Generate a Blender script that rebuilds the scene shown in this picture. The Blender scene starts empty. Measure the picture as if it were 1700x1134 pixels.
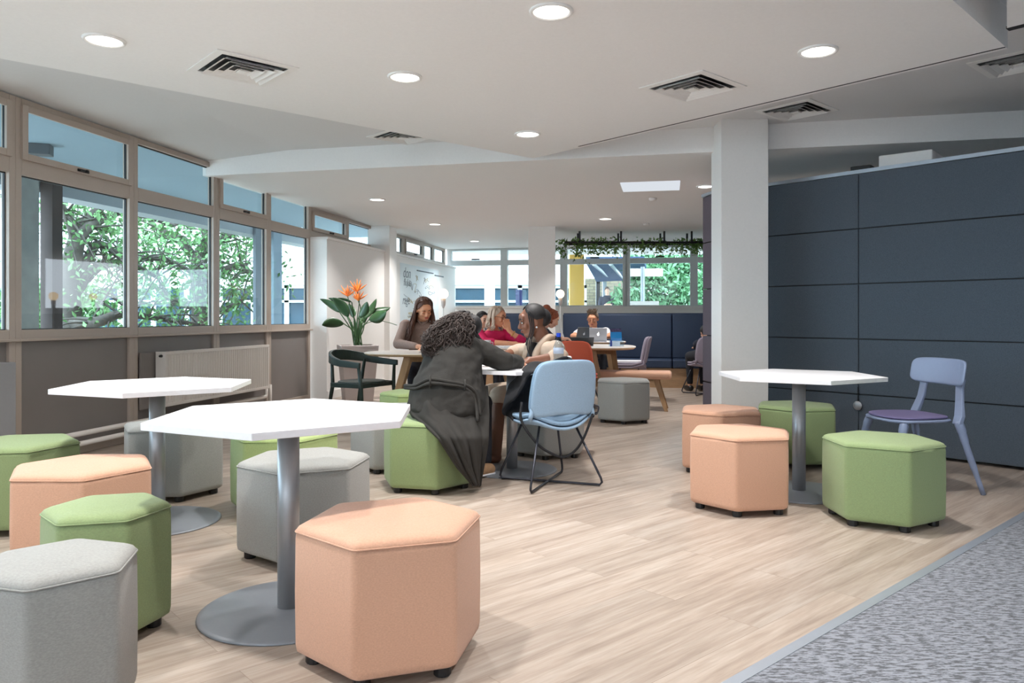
import bpy, bmesh, math, random
from mathutils import Vector, Matrix, Quaternion
random.seed(7)
PI = math.pi
S = bpy.context.scene
COL = S.collection
F, Y0, H = 1270.0, 526.0, 1.1          # focal length and horizon in pixels, eye height

# ------------------------------------------------------------------ camera
cam = bpy.data.cameras.new('camera'); co = bpy.data.objects.new('camera', cam); COL.objects.link(co)
co.location = (0, 0, H); co.rotation_euler = (PI/2, 0, 0)
cam.sensor_width = 36; cam.lens = F/1700*36; cam.shift_y = -(567-Y0)/1700; cam.clip_end = 300
S.camera = co
# ------------------------------------------------------------------ world, exposure
w = bpy.data.worlds.new('sky'); S.world = w; w.use_nodes = True
bg = w.node_tree.nodes['Background']; bg.inputs[0].default_value = (0.80, 0.90, 1.0, 1); bg.inputs[1].default_value = 11.0
S.view_settings.view_transform = 'Standard'; S.view_settings.look = 'None'
S.view_settings.exposure = 0.0; S.view_settings.gamma = 1; S.view_settings.use_curve_mapping = False
LAMP_W = 20.0

# ------------------------------------------------------------------ helpers
def P(px, py, d):
    """point seen at a pixel, d metres in front of the eye"""
    return Vector(((px-850)/F*d, d, H-(py-Y0)/F*d))
def PZ(px, py, z):
    d = (H-z)*F/(py-Y0); return Vector(((px-850)/F*d, d, z))
def lin(c):
    return tuple((v/12.92 if v <= .04045 else ((v+.055)/1.055)**2.4) for v in [x/255 for x in c])
def node(nt, t, **k):
    n = nt.nodes.new(t)
    for a, b in k.items(): setattr(n, a, b)
    return n
def mat(name, c, rough=.5, metal=0, spec=.5, var=0, vscale=60, bump=0, bscale=300, emit=0, stretch=None, sheen=0):
    m = bpy.data.materials.new(name); m.use_nodes = True; nt = m.node_tree; b = nt.nodes['Principled BSDF']
    c = lin(c); b.inputs['Base Color'].default_value = (*c, 1); b.inputs['Roughness'].default_value = rough
    b.inputs['Metallic'].default_value = metal; b.inputs['Specular IOR Level'].default_value = spec
    if sheen: b.inputs['Sheen Weight'].default_value = sheen
    tc = node(nt, 'ShaderNodeTexCoord')
    src = tc.outputs['Object']
    if stretch:
        mp = node(nt, 'ShaderNodeMapping'); mp.inputs['Scale'].default_value = stretch; nt.links.new(src, mp.inputs[0]); src = mp.outputs[0]
    n = node(nt, 'ShaderNodeTexNoise'); n.inputs['Scale'].default_value = vscale; n.inputs['Detail'].default_value = 6; nt.links.new(src, n.inputs['Vector'])
    r = node(nt, 'ShaderNodeValToRGB'); v = var if var else .015
    r.color_ramp.elements[0].position = .3; r.color_ramp.elements[1].position = .7
    r.color_ramp.elements[0].color = (*[x*(1-v) for x in c], 1); r.color_ramp.elements[1].color = (*[min(1, x*(1+v)) for x in c], 1)
    nt.links.new(n.outputs[0], r.inputs[0]); nt.links.new(r.outputs[0], b.inputs['Base Color'])
    if bump:
        n2 = node(nt, 'ShaderNodeTexNoise'); n2.inputs['Scale'].default_value = bscale; nt.links.new(src, n2.inputs['Vector'])
        bp = node(nt, 'ShaderNodeBump'); bp.inputs['Strength'].default_value = bump; bp.inputs['Distance'].default_value = .002
        nt.links.new(n2.outputs[0], bp.inputs['Height']); nt.links.new(bp.outputs[0], b.inputs['Normal'])
    if emit: b.inputs['Emission Color'].default_value = (*c, 1); b.inputs['Emission Strength'].default_value = emit
    return m
def glass_mat(name, tint=(235, 245, 248), refl=.06):
    m = bpy.data.materials.new(name); m.use_nodes = True; nt = m.node_tree; nt.nodes.clear()
    o = node(nt, 'ShaderNodeOutputMaterial'); t = node(nt, 'ShaderNodeBsdfTransparent'); g = node(nt, 'ShaderNodeBsdfGlossy')
    t.inputs[0].default_value = (*lin(tint), 1); g.inputs['Roughness'].default_value = .02
    f = node(nt, 'ShaderNodeFresnel'); f.inputs[0].default_value = 1.45
    ge = node(nt, 'ShaderNodeNewGeometry'); fm = node(nt, 'ShaderNodeMath', operation='MULTIPLY'); iv = node(nt, 'ShaderNodeMath', operation='SUBTRACT'); iv.inputs[0].default_value = 1
    nt.links.new(ge.outputs['Backfacing'], iv.inputs[1]); nt.links.new(f.outputs[0], fm.inputs[0]); nt.links.new(iv.outputs[0], fm.inputs[1])
    mx = node(nt, 'ShaderNodeMixShader'); nt.links.new(fm.outputs[0], mx.inputs[0]); nt.links.new(t.outputs[0], mx.inputs[1]); nt.links.new(g.outputs[0], mx.inputs[2])
    nt.links.new(mx.outputs[0], o.inputs[0]); return m

def fin(o, mt, smooth=False, bev=0, seg=2):
    if mt: o.data.materials.append(mt)
    if smooth:
        for p in o.data.polygons: p.use_smooth = True
    if bev:
        b = o.modifiers.new('bevel', 'BEVEL'); b.width = bev; b.segments = seg; b.limit_method = 'ANGLE'; b.angle_limit = .6
    return o
def mk(name, bm, mt, parent=None, smooth=False, bev=0, seg=2, world=False):
    """one mesh object; world=True: the vertices are in world space"""
    me = bpy.data.meshes.new(name)
    bmesh.ops.recalc_face_normals(bm, faces=bm.faces)
    if parent is not None and world:
        bm.transform(pmat(parent).inverted())
    bm.to_mesh(me); bm.free()
    o = bpy.data.objects.new(name, me); COL.objects.link(o)
    if parent is not None: o.parent = parent
    return fin(o, mt, smooth, bev, seg)
def pmat(o):
    m = Matrix.Translation(o.location) @ o.rotation_euler.to_matrix().to_4x4() @ Matrix.Diagonal((*o.scale, 1))
    return pmat(o.parent) @ m if o.parent else m
def tag(o, label=None, cat=None, group=None, kind=None):
    if label: o['label'] = label
    if cat: o['category'] = cat
    if group: o['group'] = group
    if kind: o['kind'] = kind
    return o
def thing(name, label, cat, loc=(0, 0, 0), rz=0, group=None, kind=None, sc=1):
    o = bpy.data.objects.new(name, None); COL.objects.link(o); o.empty_display_size = .1
    o.location = loc; o.rotation_euler = (0, 0, rz); o.scale = (sc, sc, sc)
    return tag(o, label, cat, group, kind)
def single(name, bm, mt, label, cat, loc=None, group=None, kind=None, **k):
    """a thing that is one mesh (vertices given in world space); origin at loc"""
    if loc is not None: bm.transform(Matrix.Translation(-Vector(loc)))
    o = mk(name, bm, mt, **k)
    if loc is not None: o.location = loc
    return tag(o, label, cat, group, kind)
def struct(name, bm, mt, parent=None, **k):
    o = mk(name, bm, mt, parent, **k)
    if parent is None: o['kind'] = 'structure'
    return o
def tree_copy(o, loc, rz, label, parent=None, swap=None, group=None):
    c = o.copy(); COL.objects.link(c)
    if parent is None:
        c.location = loc; c.rotation_euler = (0, 0, rz); c['label'] = label
        if group: c['group'] = group
    else: c.parent = parent
    if swap and c.type == 'MESH' and c.data.materials and c.data.materials[0] in swap:
        key = (c.data.name, swap[c.data.materials[0]].name)
        if key not in SWAPPED:
            d = c.data.copy(); d.materials[0] = swap[c.data.materials[0]]; SWAPPED[key] = d
        c.data = SWAPPED[key]
    for ch in list(o.children): tree_copy(ch, None, None, None, c, swap)
    return c
SWAPPED = {}

def NB(): return bmesh.new()
def box(bm, x0, x1, y0, y1, z0, z1, M=None):
    v = [bm.verts.new(p) for p in ((x0, y0, z0), (x1, y0, z0), (x1, y1, z0), (x0, y1, z0), (x0, y0, z1), (x1, y0, z1), (x1, y1, z1), (x0, y1, z1))]
    for f in ((0, 3, 2, 1), (4, 5, 6, 7), (0, 1, 5, 4), (1, 2, 6, 5), (2, 3, 7, 6), (3, 0, 4, 7)): bm.faces.new([v[i] for i in f])
    if M is not None:
        for q in v: q.co = M @ q.co
    return bm
def prism(bm, poly, z0, z1, M=None):
    a = [bm.verts.new((p[0], p[1], z0)) for p in poly]; b = [bm.verts.new((p[0], p[1], z1)) for p in poly]
    n = len(poly); bm.faces.new(a[::-1]); bm.faces.new(b)
    for i in range(n): bm.faces.new((a[i], a[(i+1) % n], b[(i+1) % n], b[i]))
    if M is not None:
        for q in a+b: q.co = M @ q.co
    return bm
def rings(bm, R, closed_ends=True):
    vs = [[bm.verts.new(p) for p in r] for r in R]; n = len(R[0])
    for a, b in zip(vs, vs[1:]):
        for i in range(n): bm.faces.new((a[i], a[(i+1) % n], b[(i+1) % n], b[i]))
    if closed_ends: bm.faces.new(vs[0][::-1]); bm.faces.new(vs[-1])
    return bm
def frame(d):
    d = Vector(d).normalized(); u = Vector((0, 0, 1)).cross(d)
    if u.length < 1e-3: u = Vector((1, 0, 0))
    u.normalize(); return u, d.cross(u)
def tube(bm, pts, r, n=10, rr=None):
    """smooth tube through points; r one radius or a list"""
    pts = [Vector(p) for p in pts]; m = len(pts); R = []
    t0 = (pts[1]-pts[0]).normalized(); u, v = frame(t0); pt = t0
    for i, p in enumerate(pts):
        t = (pts[min(i+1, m-1)]-pts[max(i-1, 0)]).normalized()
        q = pt.rotation_difference(t); u = q @ u; u = (u-t*u.dot(t)).normalized(); v = t.cross(u); pt = t
        ra = r[i] if isinstance(r, (list, tuple)) else r
        R.append([p+(u*math.cos(2*PI*k/n)+v*math.sin(2*PI*k/n))*ra for k in range(n)])
    return rings(bm, R)
def smoothpath(pts, k=6):
    """Catmull-Rom"""
    pts = [Vector(p) for p in pts]; out = []
    q = [pts[0]*2-pts[1]]+pts+[pts[-1]*2-pts[-2]]
    for i in range(1, len(q)-2):
        for j in range(k):
            t = j/k; a, b, c, d = q[i-1], q[i], q[i+1], q[i+2]
            out.append(.5*((2*b)+(c-a)*t+(2*a-5*b+4*c-d)*t*t+(3*b-a-3*c+d)*t**3))
    out.append(pts[-1]); return out
def ell(bm, c, r, rot=None, seg=20, rg=12):
    M = Matrix.Translation(Vector(c)) @ (rot.to_4x4() if rot is not None else Matrix.Identity(4)) @ Matrix.Diagonal((r[0], r[1], r[2], 1))
    bmesh.ops.create_uvsphere(bm, u_segments=seg, v_segments=rg, radius=1, matrix=M); return bm
def cap(bm, a, b, ra, rb, n=14):
    """tapered capsule"""
    a = Vector(a); b = Vector(b); L = (b-a).length
    if L < 1e-4: return ell(bm, a, (ra,)*3)
    t = (b-a)/L; u, v = frame(t); R = []
    for k in range(5): 
        an = -PI/2+PI/2*(k+.3)/5.3; R.append((a+t*ra*math.sin(an), ra*math.cos(an)))
    R.append((a, ra)); R.append((b, rb))
    for k in range(5):
        an = PI/2*(k+1)/5.3; R.append((b+t*rb*math.sin(an), rb*math.cos(an)))
    return rings(bm, [[p+(u*math.cos(2*PI*k/n)+v*math.sin(2*PI*k/n))*q for k in range(n)] for p, q in R])
def lathe(bm, prof, c=(0, 0, 0), n=32):
    c = Vector(c)
    return rings(bm, [[c+Vector((r*math.cos(2*PI*k/n), r*math.sin(2*PI*k/n), z)) for k in range(n)] for r, z in prof])
def cyl(bm, c, r, z0, z1, n=24): return lathe(bm, [(r, z0), (r, z1)], c, n)
def grid(bm, f, nu, nv):
    V = [[bm.verts.new(f(i/nu, j/nv)) for i in range(nu+1)] for j in range(nv+1)]
    for j in range(nv):
        for i in range(nu): bm.faces.new((V[j][i], V[j][i+1], V[j+1][i+1], V[j+1][i]))
    return bm
def solid(o, t, sub=0, off=0):
    m = o.modifiers.new('thickness', 'SOLIDIFY'); m.thickness = t; m.offset = off
    if sub: s = o.modifiers.new('round', 'SUBSURF'); s.levels = s.render_levels = sub
    return o
def skinmod(o, vox=.008, it=4, fac=.5):
    r = o.modifiers.new('remesh', 'REMESH'); r.mode = 'VOXEL'; r.voxel_size = vox; r.use_smooth_shade = True
    s = o.modifiers.new('smooth', 'SMOOTH'); s.iterations = it; s.factor = fac
    return o
def rot2(x, y, a): return x*math.cos(a)-y*math.sin(a), x*math.sin(a)+y*math.cos(a)
def RZ(a, loc=(0, 0, 0)): return Matrix.Translation(loc) @ Matrix.Rotation(a, 4, 'Z')
# ------------------------------------------------------------------ materials
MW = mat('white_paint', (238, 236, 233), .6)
MCEIL = mat('ceiling_paint', (240, 238, 236), .75); MCEIL_SHADE = mat('ceiling_paint_shaded', (224, 222, 221), .75)  # second ceiling white is greyer: shade beyond the raft put into the colour
MTAUPE = mat('taupe_aluminium', (184, 170, 158), .42)
MPANEL = mat('taupe_spandrel', (134, 127, 124), .5, var=.03, vscale=3)
MBFR = mat('back_frame_grey', (206, 212, 212), .45)
MRUB = mat('black_gasket', (22, 24, 28), .5)
MGREEN = mat('green_wool', (140, 158, 110), .9, var=.10, vscale=150, bump=.5, bscale=700, stretch=(1, 1, 2.2), sheen=.2)
MPEACH = mat('peach_wool', (206, 160, 133), .9, var=.08, vscale=150, bump=.5, bscale=700, stretch=(1, 1, 2.2), sheen=.2)
MGREY = mat('grey_wool', (152, 152, 148), .9, var=.12, vscale=150, bump=.5, bscale=700, stretch=(1, 1, 2.2), sheen=.2)
MTOP = mat('white_laminate', (240, 240, 243), .38)
MSTEEL = mat('brushed_grey_metal', (168, 170, 174), .38, metal=.5, var=.04, vscale=30, stretch=(30, 30, 1))
MBASE = mat('grey_powder_coat', (140, 146, 154), .4, metal=.2)
MBLK = mat('black_plastic', (24, 24, 26), .45)
MNAVY = mat('navy_acoustic_felt', (84, 93, 103), .95, var=.16, vscale=160, bump=.4, bscale=500)
MPURP = mat('plum_acoustic_felt', (100, 90, 98), .95, var=.10, vscale=160, bump=.4, bscale=500)
MBENCH = mat('navy_leather', (44, 60, 86), .45, var=.05, vscale=40)
MWOOD = mat('oak', (158, 124, 88), .5, var=.16, vscale=6, stretch=(8, 8, 1))
MWOODL = mat('light_oak', (198, 170, 138), .5, var=.12, vscale=6, stretch=(1, 8, 8))
MCREAM = mat('cream_laminate', (232, 222, 214), .4)
MDGREEN = mat('dark_green_stain', (38, 54, 50), .45, var=.12, vscale=12)
MBLUE = mat('pale_blue_wool', (132, 160, 186), .9, var=.10, vscale=160, bump=.4, bscale=700)
MLILAC = mat('lilac_grey_wool', (160, 150, 165), .9, var=.10, vscale=160, bump=.4)
MORANGE = mat('rust_orange_wool', (196, 88, 62), .9, var=.06, vscale=160, bump=.4)
MPLAS = mat('blue_grey_plastic', (135, 148, 176), .42)
MVIOLET = mat('violet_fabric', (112, 104, 142), .9, var=.08, vscale=160, bump=.3)
MWIRE = mat('dark_steel_rod', (62, 64, 72), .38, metal=.7)
MRAD = mat('radiator_enamel', (228, 221, 214), .4)
MSTRIP = mat('aluminium_trim', (176, 184, 194), .38, metal=.6, var=.04, vscale=4)
MSHADOW = mat('black_track', (30, 30, 32), .6)
MGLASS = glass_mat('window_glass')
MACR = glass_mat('clear_acrylic', (240, 246, 250))
MPAPER = mat('paper', (240, 240, 244), .7)
MLEAF = mat('plant_leaf', (46, 78, 44), .4, var=.3, vscale=8)
MSTEM = mat('plant_stem', (60, 92, 52), .5)
MPETAL = mat('orange_petal', (240, 130, 50), .5, var=.1)
MIVY = mat('ivy_leaf', (96, 132, 62), .6, var=.35, vscale=9)
MTREE = mat('tree_leaf', (98, 140, 84), .6, var=.4, vscale=4)
MHEDGE = mat('hedge_leaf', (112, 160, 116), .6, var=.5, vscale=3)
MBARK = mat('tree_bark', (86, 80, 74), .9, var=.25, vscale=12)
MPLANTER = mat('pale_planter', (198, 186, 182), .55)
MSOFF = mat('blue_grey_soffit', (150, 175, 190), .8, var=.04, vscale=.6)
MCONC = mat('brown_concrete', (88, 78, 76), .9, var=.15, vscale=3)
MYEL = mat('yellow_render', (226, 184, 96), .8)
MDKROOF = mat('dark_blue_canopy', (44, 66, 100), .6)
MGROUND = mat('paving', (150, 152, 150), .9, var=.1, vscale=2)
def emis(name, c, s):
    m = bpy.data.materials.new(name); m.use_nodes = True; nt = m.node_tree; nt.nodes.clear()
    o = node(nt, 'ShaderNodeOutputMaterial'); e = node(nt, 'ShaderNodeEmission'); e.inputs[0].default_value = (*lin(c), 1); e.inputs[1].default_value = s
    nt.links.new(e.outputs[0], o.inputs[0]); return m
MLENS = emis('lit_diffuser', (255, 250, 242), 7)
MGLOBE = emis('lit_globe', (255, 226, 180), 9)

def floor_mat():
    m = bpy.data.materials.new('oak_vinyl_planks'); m.use_nodes = True; nt = m.node_tree; b = nt.nodes['Principled BSDF']; L = nt.links.new
    tc = node(nt, 'ShaderNodeTexCoord'); mp = node(nt, 'ShaderNodeMapping'); mp.vector_type = 'TEXTURE'
    mp.inputs['Rotation'].default_value = (0, 0, math.radians(41.6)); L(tc.outputs['Object'], mp.inputs[0])
    br = node(nt, 'ShaderNodeTexBrick'); br.offset = .37; br.offset_frequency = 2
    for k, v in (('Scale', 1.0), ('Mortar Size', .0012), ('Mortar Smooth', .2), ('Brick Width', 1.5), ('Row Height', .18), ('Bias', 0)): br.inputs[k].default_value = v
    br.inputs['Color1'].default_value = (0, 0, 0, 1); br.inputs['Color2'].default_value = (1, 1, 1, 1); br.inputs['Mortar'].default_value = (.3, .3, .3, 1)
    L(mp.outputs[0], br.inputs['Vector'])
    # grain: stretched noise, shifted per plank
    sep = node(nt, 'ShaderNodeSeparateXYZ'); L(mp.outputs[0], sep.inputs[0])
    mu = node(nt, 'ShaderNodeMath', operation='MULTIPLY'); mu.inputs[1].default_value = 13.0; L(br.outputs['Color'], mu.inputs[0])
    cmb = node(nt, 'ShaderNodeCombineXYZ'); sx = node(nt, 'ShaderNodeMath', operation='MULTIPLY'); sx.inputs[1].default_value = .75; L(sep.outputs[0], sx.inputs[0])
    sy = node(nt, 'ShaderNodeMath', operation='MULTIPLY'); sy.inputs[1].default_value = 11; L(sep.outputs[1], sy.inputs[0])
    L(sx.outputs[0], cmb.inputs[0]); L(sy.outputs[0], cmb.inputs[1]); L(mu.outputs[0], cmb.inputs[2])
    n1 = node(nt, 'ShaderNodeTexNoise'); n1.inputs['Scale'].default_value = 1.6; n1.inputs['Detail'].default_value = 8; n1.inputs['Roughness'].default_value = .62; n1.inputs['Distortion'].default_value = .5; L(cmb.outputs[0], n1.inputs['Vector'])
    n2 = node(nt, 'ShaderNodeTexNoise'); n2.inputs['Scale'].default_value = 9; n2.inputs['Detail'].default_value = 4; L(cmb.outputs[0], n2.inputs['Vector'])
    r1 = node(nt, 'ShaderNodeValToRGB'); e = r1.color_ramp.elements
    e[0].position = .25; e[0].color = (*lin((140, 125, 113)), 1); e[1].position = .72; e[1].color = (*lin((188, 177, 166)), 1)
    k = r1.color_ramp.elements.new(.48); k.color = (*lin((169, 154, 141)), 1)
    L(n1.outputs[0], r1.inputs[0])
    r2 = node(nt, 'ShaderNodeValToRGB'); r2.color_ramp.elements[0].color = (.90, .90, .90, 1); r2.color_ramp.elements[1].color = (1.06, 1.06, 1.06, 1); L(br.outputs['Color'], r2.inputs[0])
    m1 = node(nt, 'ShaderNodeMixRGB', blend_type='MULTIPLY'); m1.inputs[0].default_value = 1; L(r1.outputs[0], m1.inputs[1]); L(r2.outputs[0], m1.inputs[2])
    r3 = node(nt, 'ShaderNodeValToRGB'); r3.color_ramp.elements[0].position = .35; r3.color_ramp.elements[0].color = (.88, .87, .86, 1); r3.color_ramp.elements[1].position = .6; r3.color_ramp.elements[1].color = (1, 1, 1, 1); L(n2.outputs[0], r3.inputs[0])
    m2 = node(nt, 'ShaderNodeMixRGB', blend_type='MULTIPLY'); m2.inputs[0].default_value = 1; L(m1.outputs[0], m2.inputs[1]); L(r3.outputs[0], m2.inputs[2])
    m3 = node(nt, 'ShaderNodeMixRGB', blend_type='MULTIPLY'); L(br.outputs['Fac'], m3.inputs[0]); L(m2.outputs[0], m3.inputs[1]); m3.inputs[2].default_value = (.72, .68, .64, 1)
    L(m3.outputs[0], b.inputs['Base Color']); b.inputs['Roughness'].default_value = .42; b.inputs['Specular IOR Level'].default_value = .4
    return m
def carpet_mat():
    m = bpy.data.materials.new('streaked_grey_carpet'); m.use_nodes = True; nt = m.node_tree; b = nt.nodes['Principled BSDF']; L = nt.links.new
    tc = node(nt, 'ShaderNodeTexCoord'); mp = node(nt, 'ShaderNodeMapping'); mp.inputs['Scale'].default_value = (24, 88, 30); mp.inputs['Rotation'].default_value = (0, 0, math.radians(2)); L(tc.outputs['Object'], mp.inputs[0])
    n = node(nt, 'ShaderNodeTexNoise'); n.inputs['Scale'].default_value = 1; n.inputs['Detail'].default_value = 7; n.inputs['Roughness'].default_value = .72; L(mp.outputs[0], n.inputs['Vector'])
    r = node(nt, 'ShaderNodeValToRGB'); e = r.color_ramp.elements; e[0].position = .45; e[0].color = (*lin((88, 90, 95)), 1); e[1].position = .53; e[1].color = (*lin((143, 147, 155)), 1); L(n.outputs[0], r.inputs[0])
    L(r.outputs[0], b.inputs['Base Color']); b.inputs['Roughness'].default_value = 1
    n2 = node(nt, 'ShaderNodeTexNoise'); n2.inputs['Scale'].default_value = 500; L(tc.outputs['Object'], n2.inputs['Vector'])
    bp = node(nt, 'ShaderNodeBump'); bp.inputs['Strength'].default_value = .6; bp.inputs['Distance'].default_value = .003; L(n2.outputs[0], bp.inputs['Height']); L(bp.outputs[0], b.inputs['Normal'])
    return m
def brick_mat(name, c1, c2, mo, sc=1.0, horiz='X'):
    m = bpy.data.materials.new(name); m.use_nodes = True; nt = m.node_tree; b = nt.nodes['Principled BSDF']; L = nt.links.new
    tc = node(nt, 'ShaderNodeTexCoord'); s = node(nt, 'ShaderNodeSeparateXYZ'); c = node(nt, 'ShaderNodeCombineXYZ'); L(tc.outputs['Object'], s.inputs[0]); L(s.outputs[horiz], c.inputs[0]); L(s.outputs['Z'], c.inputs[1])
    br = node(nt, 'ShaderNodeTexBrick'); L(c.outputs[0], br.inputs['Vector']); br.inputs['Scale'].default_value = sc
    br.inputs['Brick Width'].default_value = .3; br.inputs['Row Height'].default_value = .11; br.inputs['Mortar Size'].default_value = .012
    br.inputs['Color1'].default_value = (*lin(c1), 1); br.inputs['Color2'].default_value = (*lin(c2), 1); br.inputs['Mortar'].default_value = (*lin(mo), 1)
    L(br.outputs[0], b.inputs['Base Color']); b.inputs['Roughness'].default_value = .9; return m
MFLOOR = floor_mat(); MCARPET = carpet_mat()
MBRICK = brick_mat('white_painted_brick', (226, 226, 224), (208, 208, 208), (176, 176, 178))
MTAN = brick_mat('tan_brick', (128, 118, 96), (112, 102, 80), (90, 84, 74))
# ================================================================== THE ROOM
ZU, ZB, ZR = 2.78, 2.56, 2.56
W0 = Vector((-3.47, 6.29, 0)); TH = math.atan(.198)
dW = Vector((math.sin(TH), math.cos(TH), 0)); nW = Vector((math.cos(TH), -math.sin(TH), 0))
WM = Matrix(((dW.x, nW.x, 0, W0.x), (dW.y, nW.y, 0, W0.y), (0, 0, 1, 0), (0, 0, 0, 1)))   # (u along, v inward, z)
def uL(px, off=0):
    """distance along the window wall (offset inward) where a pixel column meets it; and depth"""
    k = (px-850)/F; o = W0+nW*off
    s = (k*o.y-o.x)/(dW.x-k*dW.y); return s, (o+dW*s).y
def wz(px, py, off=0): return H-(py-Y0)/F*uL(px, off)[1]
BK0 = Vector((-1.435, 16.57, 0)); dB = Vector((1, -.2, 0)).normalized(); nB = Vector((-.2, -1, 0)).normalized()
BM = Matrix(((dB.x, nB.x, 0, BK0.x), (dB.y, nB.y, 0, BK0.y), (0, 0, 1, 0), (0, 0, 0, 1)))
def uB(px):
    k = (px-850)/F; return (k*BK0.y-BK0.x)/(dB.x-k*dB.y)

# floor: oak planks, metal strip, carpet
dS = Vector((math.cos(math.radians(41.8)), math.sin(math.radians(41.8)), 0)); nS = Vector((-dS.y, dS.x, 0)); S0 = Vector((.633, 2.298, 0))
def sp(a, b): return S0+dS*a+nS*b
A = sp(-9, 0); B = sp(12, 0)
bm = NB(); prism(bm, [A, B, (12, 18), (-5, 18), (-8, 2), (-8, -5)], -.06, 0); struct('floor', bm, MFLOOR)
bm = NB(); prism(bm, [sp(-9, -.04), sp(-9, -9), sp(12, -9), sp(12, -.04)], -.06, .002); struct('floor_carpet', bm, MCARPET)
bm = NB(); prism(bm, [sp(-9, -.04), sp(12, -.04), sp(12, 0), sp(-9, 0)], -.06, .004); struct('trim_1', bm, MSTRIP)

# ceilings
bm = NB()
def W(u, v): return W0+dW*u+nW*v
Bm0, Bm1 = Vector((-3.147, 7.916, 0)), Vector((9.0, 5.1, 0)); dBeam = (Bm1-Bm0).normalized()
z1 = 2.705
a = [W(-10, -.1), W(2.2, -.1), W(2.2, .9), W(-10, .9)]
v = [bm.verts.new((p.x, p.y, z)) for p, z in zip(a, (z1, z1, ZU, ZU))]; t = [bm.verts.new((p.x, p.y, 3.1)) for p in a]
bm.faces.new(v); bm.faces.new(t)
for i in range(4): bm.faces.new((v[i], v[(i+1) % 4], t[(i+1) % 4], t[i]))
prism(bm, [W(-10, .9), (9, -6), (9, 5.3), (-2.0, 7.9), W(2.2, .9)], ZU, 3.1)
struct('ceiling_upper', bm, MCEIL_SHADE)
bm = NB(); prism(bm, [W(1.66, -.06), Bm0, Bm1, (9, 18), W(11.9, -.06)], ZB, 3.1); struct('ceiling_back', bm, MCEIL)
bm = NB()
tip = Vector((.194, 7.05, 0)); R1 = Vector((2.70, 4.167, 0))
prism(bm, [tip, R1, (2.03, 3.525), (-1.0, .63), (-2.7, -1.0), (-3.9, -1.0), W(-3.2, 0.02), W(-2.9, 0.02), (-2.893, 4.322)][:7]+[(-4.3, 3.08)], ZR, ZU-.0)
struct('ceiling_raft', bm, MCEIL)
bm = NB(); dR = (R1-tip).normalized(); nR = Vector((dR.y, -dR.x, 0))
p0 = Vector((2.51, 3.88, 0)); prism(bm, [p0, p0+dR*4, p0+dR*4+Vector((-2, -2, 0)), p0+Vector((-.7, -1.08, 0))], ZR, ZU)
struct('ceiling_raft_side', bm, MCEIL)
# dark shadow gap along the edge of the raft, let into its underside
bm = NB(); s0, s1 = .62, (R1-tip).length+.0
q = [tip+dR*s0-nR*-.022*0, tip+dR*s0]; inn = -nR if (R1-Vector((0, 0, 0))).dot(nR) > 0 else nR
inn = Vector((-.75, -.66, 0)).normalized()
prism(bm, [tip+dR*s0+inn*.035, tip+dR*s1+inn*.035, tip+dR*s1+inn*.048, tip+dR*s0+inn*.048], ZR-.002, ZR+.01); 
prism(bm, [p0+inn*.035*-1+dR*.0, p0+dR*4, p0+dR*4+inn*.013, p0+inn*.013], ZR-.002, ZR+.01)
struct('trim_2', bm, MSHADOW)

# ---- window wall on the left: bays of frame, pane, opening light, spandrel
ZG0, ZG1, ZT1 = 1.005, 2.14, 2.275      # glass bottom, transom bottom, upper light bottom
def wbox(bm, u0, u1, v0, v1, z0, z1): return box(bm, u0, u1, v0, v1, z0, z1, WM)
def bay(n, u0, u1, sash=False, top=2.70, low=True):
    t = thing('window_%d' % n, None, None); t['kind'] = 'structure'
    f = NB(); e = .055
    for a, b in ((u0, u0+e), (u1-e, u1)): wbox(f, a, b, -.05, .02, 0 if low else 2.16, top)
    wbox(f, u0+e, u1-e, -.05, .02, ZG1, ZT1-.02)
    wbox(f, u0+e, u1-e, -.05, .02, top-.05, top)
    if low:
        wbox(f, u0+e, u1-e, -.05, .02, ZG0-.085, ZG0)
        wbox(f, u0+e, u1-e, -.05, .02, 0, .07)
        wbox(f, u0, u1, -.02, .06, ZG0-.085, ZG0-.065)
    mk('window_frame', f, MTAUPE, t, bev=.004)
    g = NB()
    for a, b, c, d in ((u0+e, u1-e, ZG0, ZG1), (u0+e, u1-e, ZT1-.02, top-.05)):
        if not low and c < 2: continue
        for (p, q, r, s) in ((a, a+.008, c, d), (b-.008, b, c, d), (a, b, c, c+.006), (a, b, d-.008, d)): wbox(g, p, q, -.03, -.012, r, s)
    mk('gasket', g, MRUB, t)
    if low:
        g = NB(); wbox(g, u0+e, u1-e, -.026, -.020, ZG0, ZG1); mk('pane', g, MGLASS, t)
        g = NB(); wbox(g, u0+e, u1-e, -.04, -.005, .07, ZG0-.085); mk('spandrel_panel', g, MPANEL, t)
    g = NB(); wbox(g, u0+e, u1-e, -.026, -.020, ZT1-.02, top-.05); mk('pane', g, MGLASS, t)
    if sash:
        g = NB(); s = .05; a, b, c, d = u0+e-.01, u1-e+.01, ZT1-.025, top-.045
        for q in ((a, a+s, c, d), (b-s, b, c, d), (a+s, b-s, c, c+s), (a+s, b-s, d-s, d)): wbox(g, q[0], q[1], .018, .04, q[2], q[3])
        o = mk('sash', g, MTAUPE, t, bev=.003)
        m = (u0+u1)/2; g = NB(); wbox(g, m-.06, m+.06, .04, .052, c+.012, c+.034); wbox(g, m-.05, m-.0, .05, .066, c+.016, c+.03); wbox(g, m+.01, m+.035, .05, .07, c+.012, c+.034)
        mk('handle', g, MBLK, o, bev=.003)
us = [uL(p)[0] for p in (22, 219, 357, 444, 513)]
w_ = 1.28
lefts = [us[0]-w_*k for k in (4, 3, 2, 1)]+us
for i in range(len(lefts)-1): bay(i+1, lefts[i], lefts[i+1], sash=(i in (3, 4, 6)))
hi = [us[-1]]+[uL(p)[0] for p in (575, 622, 669, 702, 719, 738)]
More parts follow.
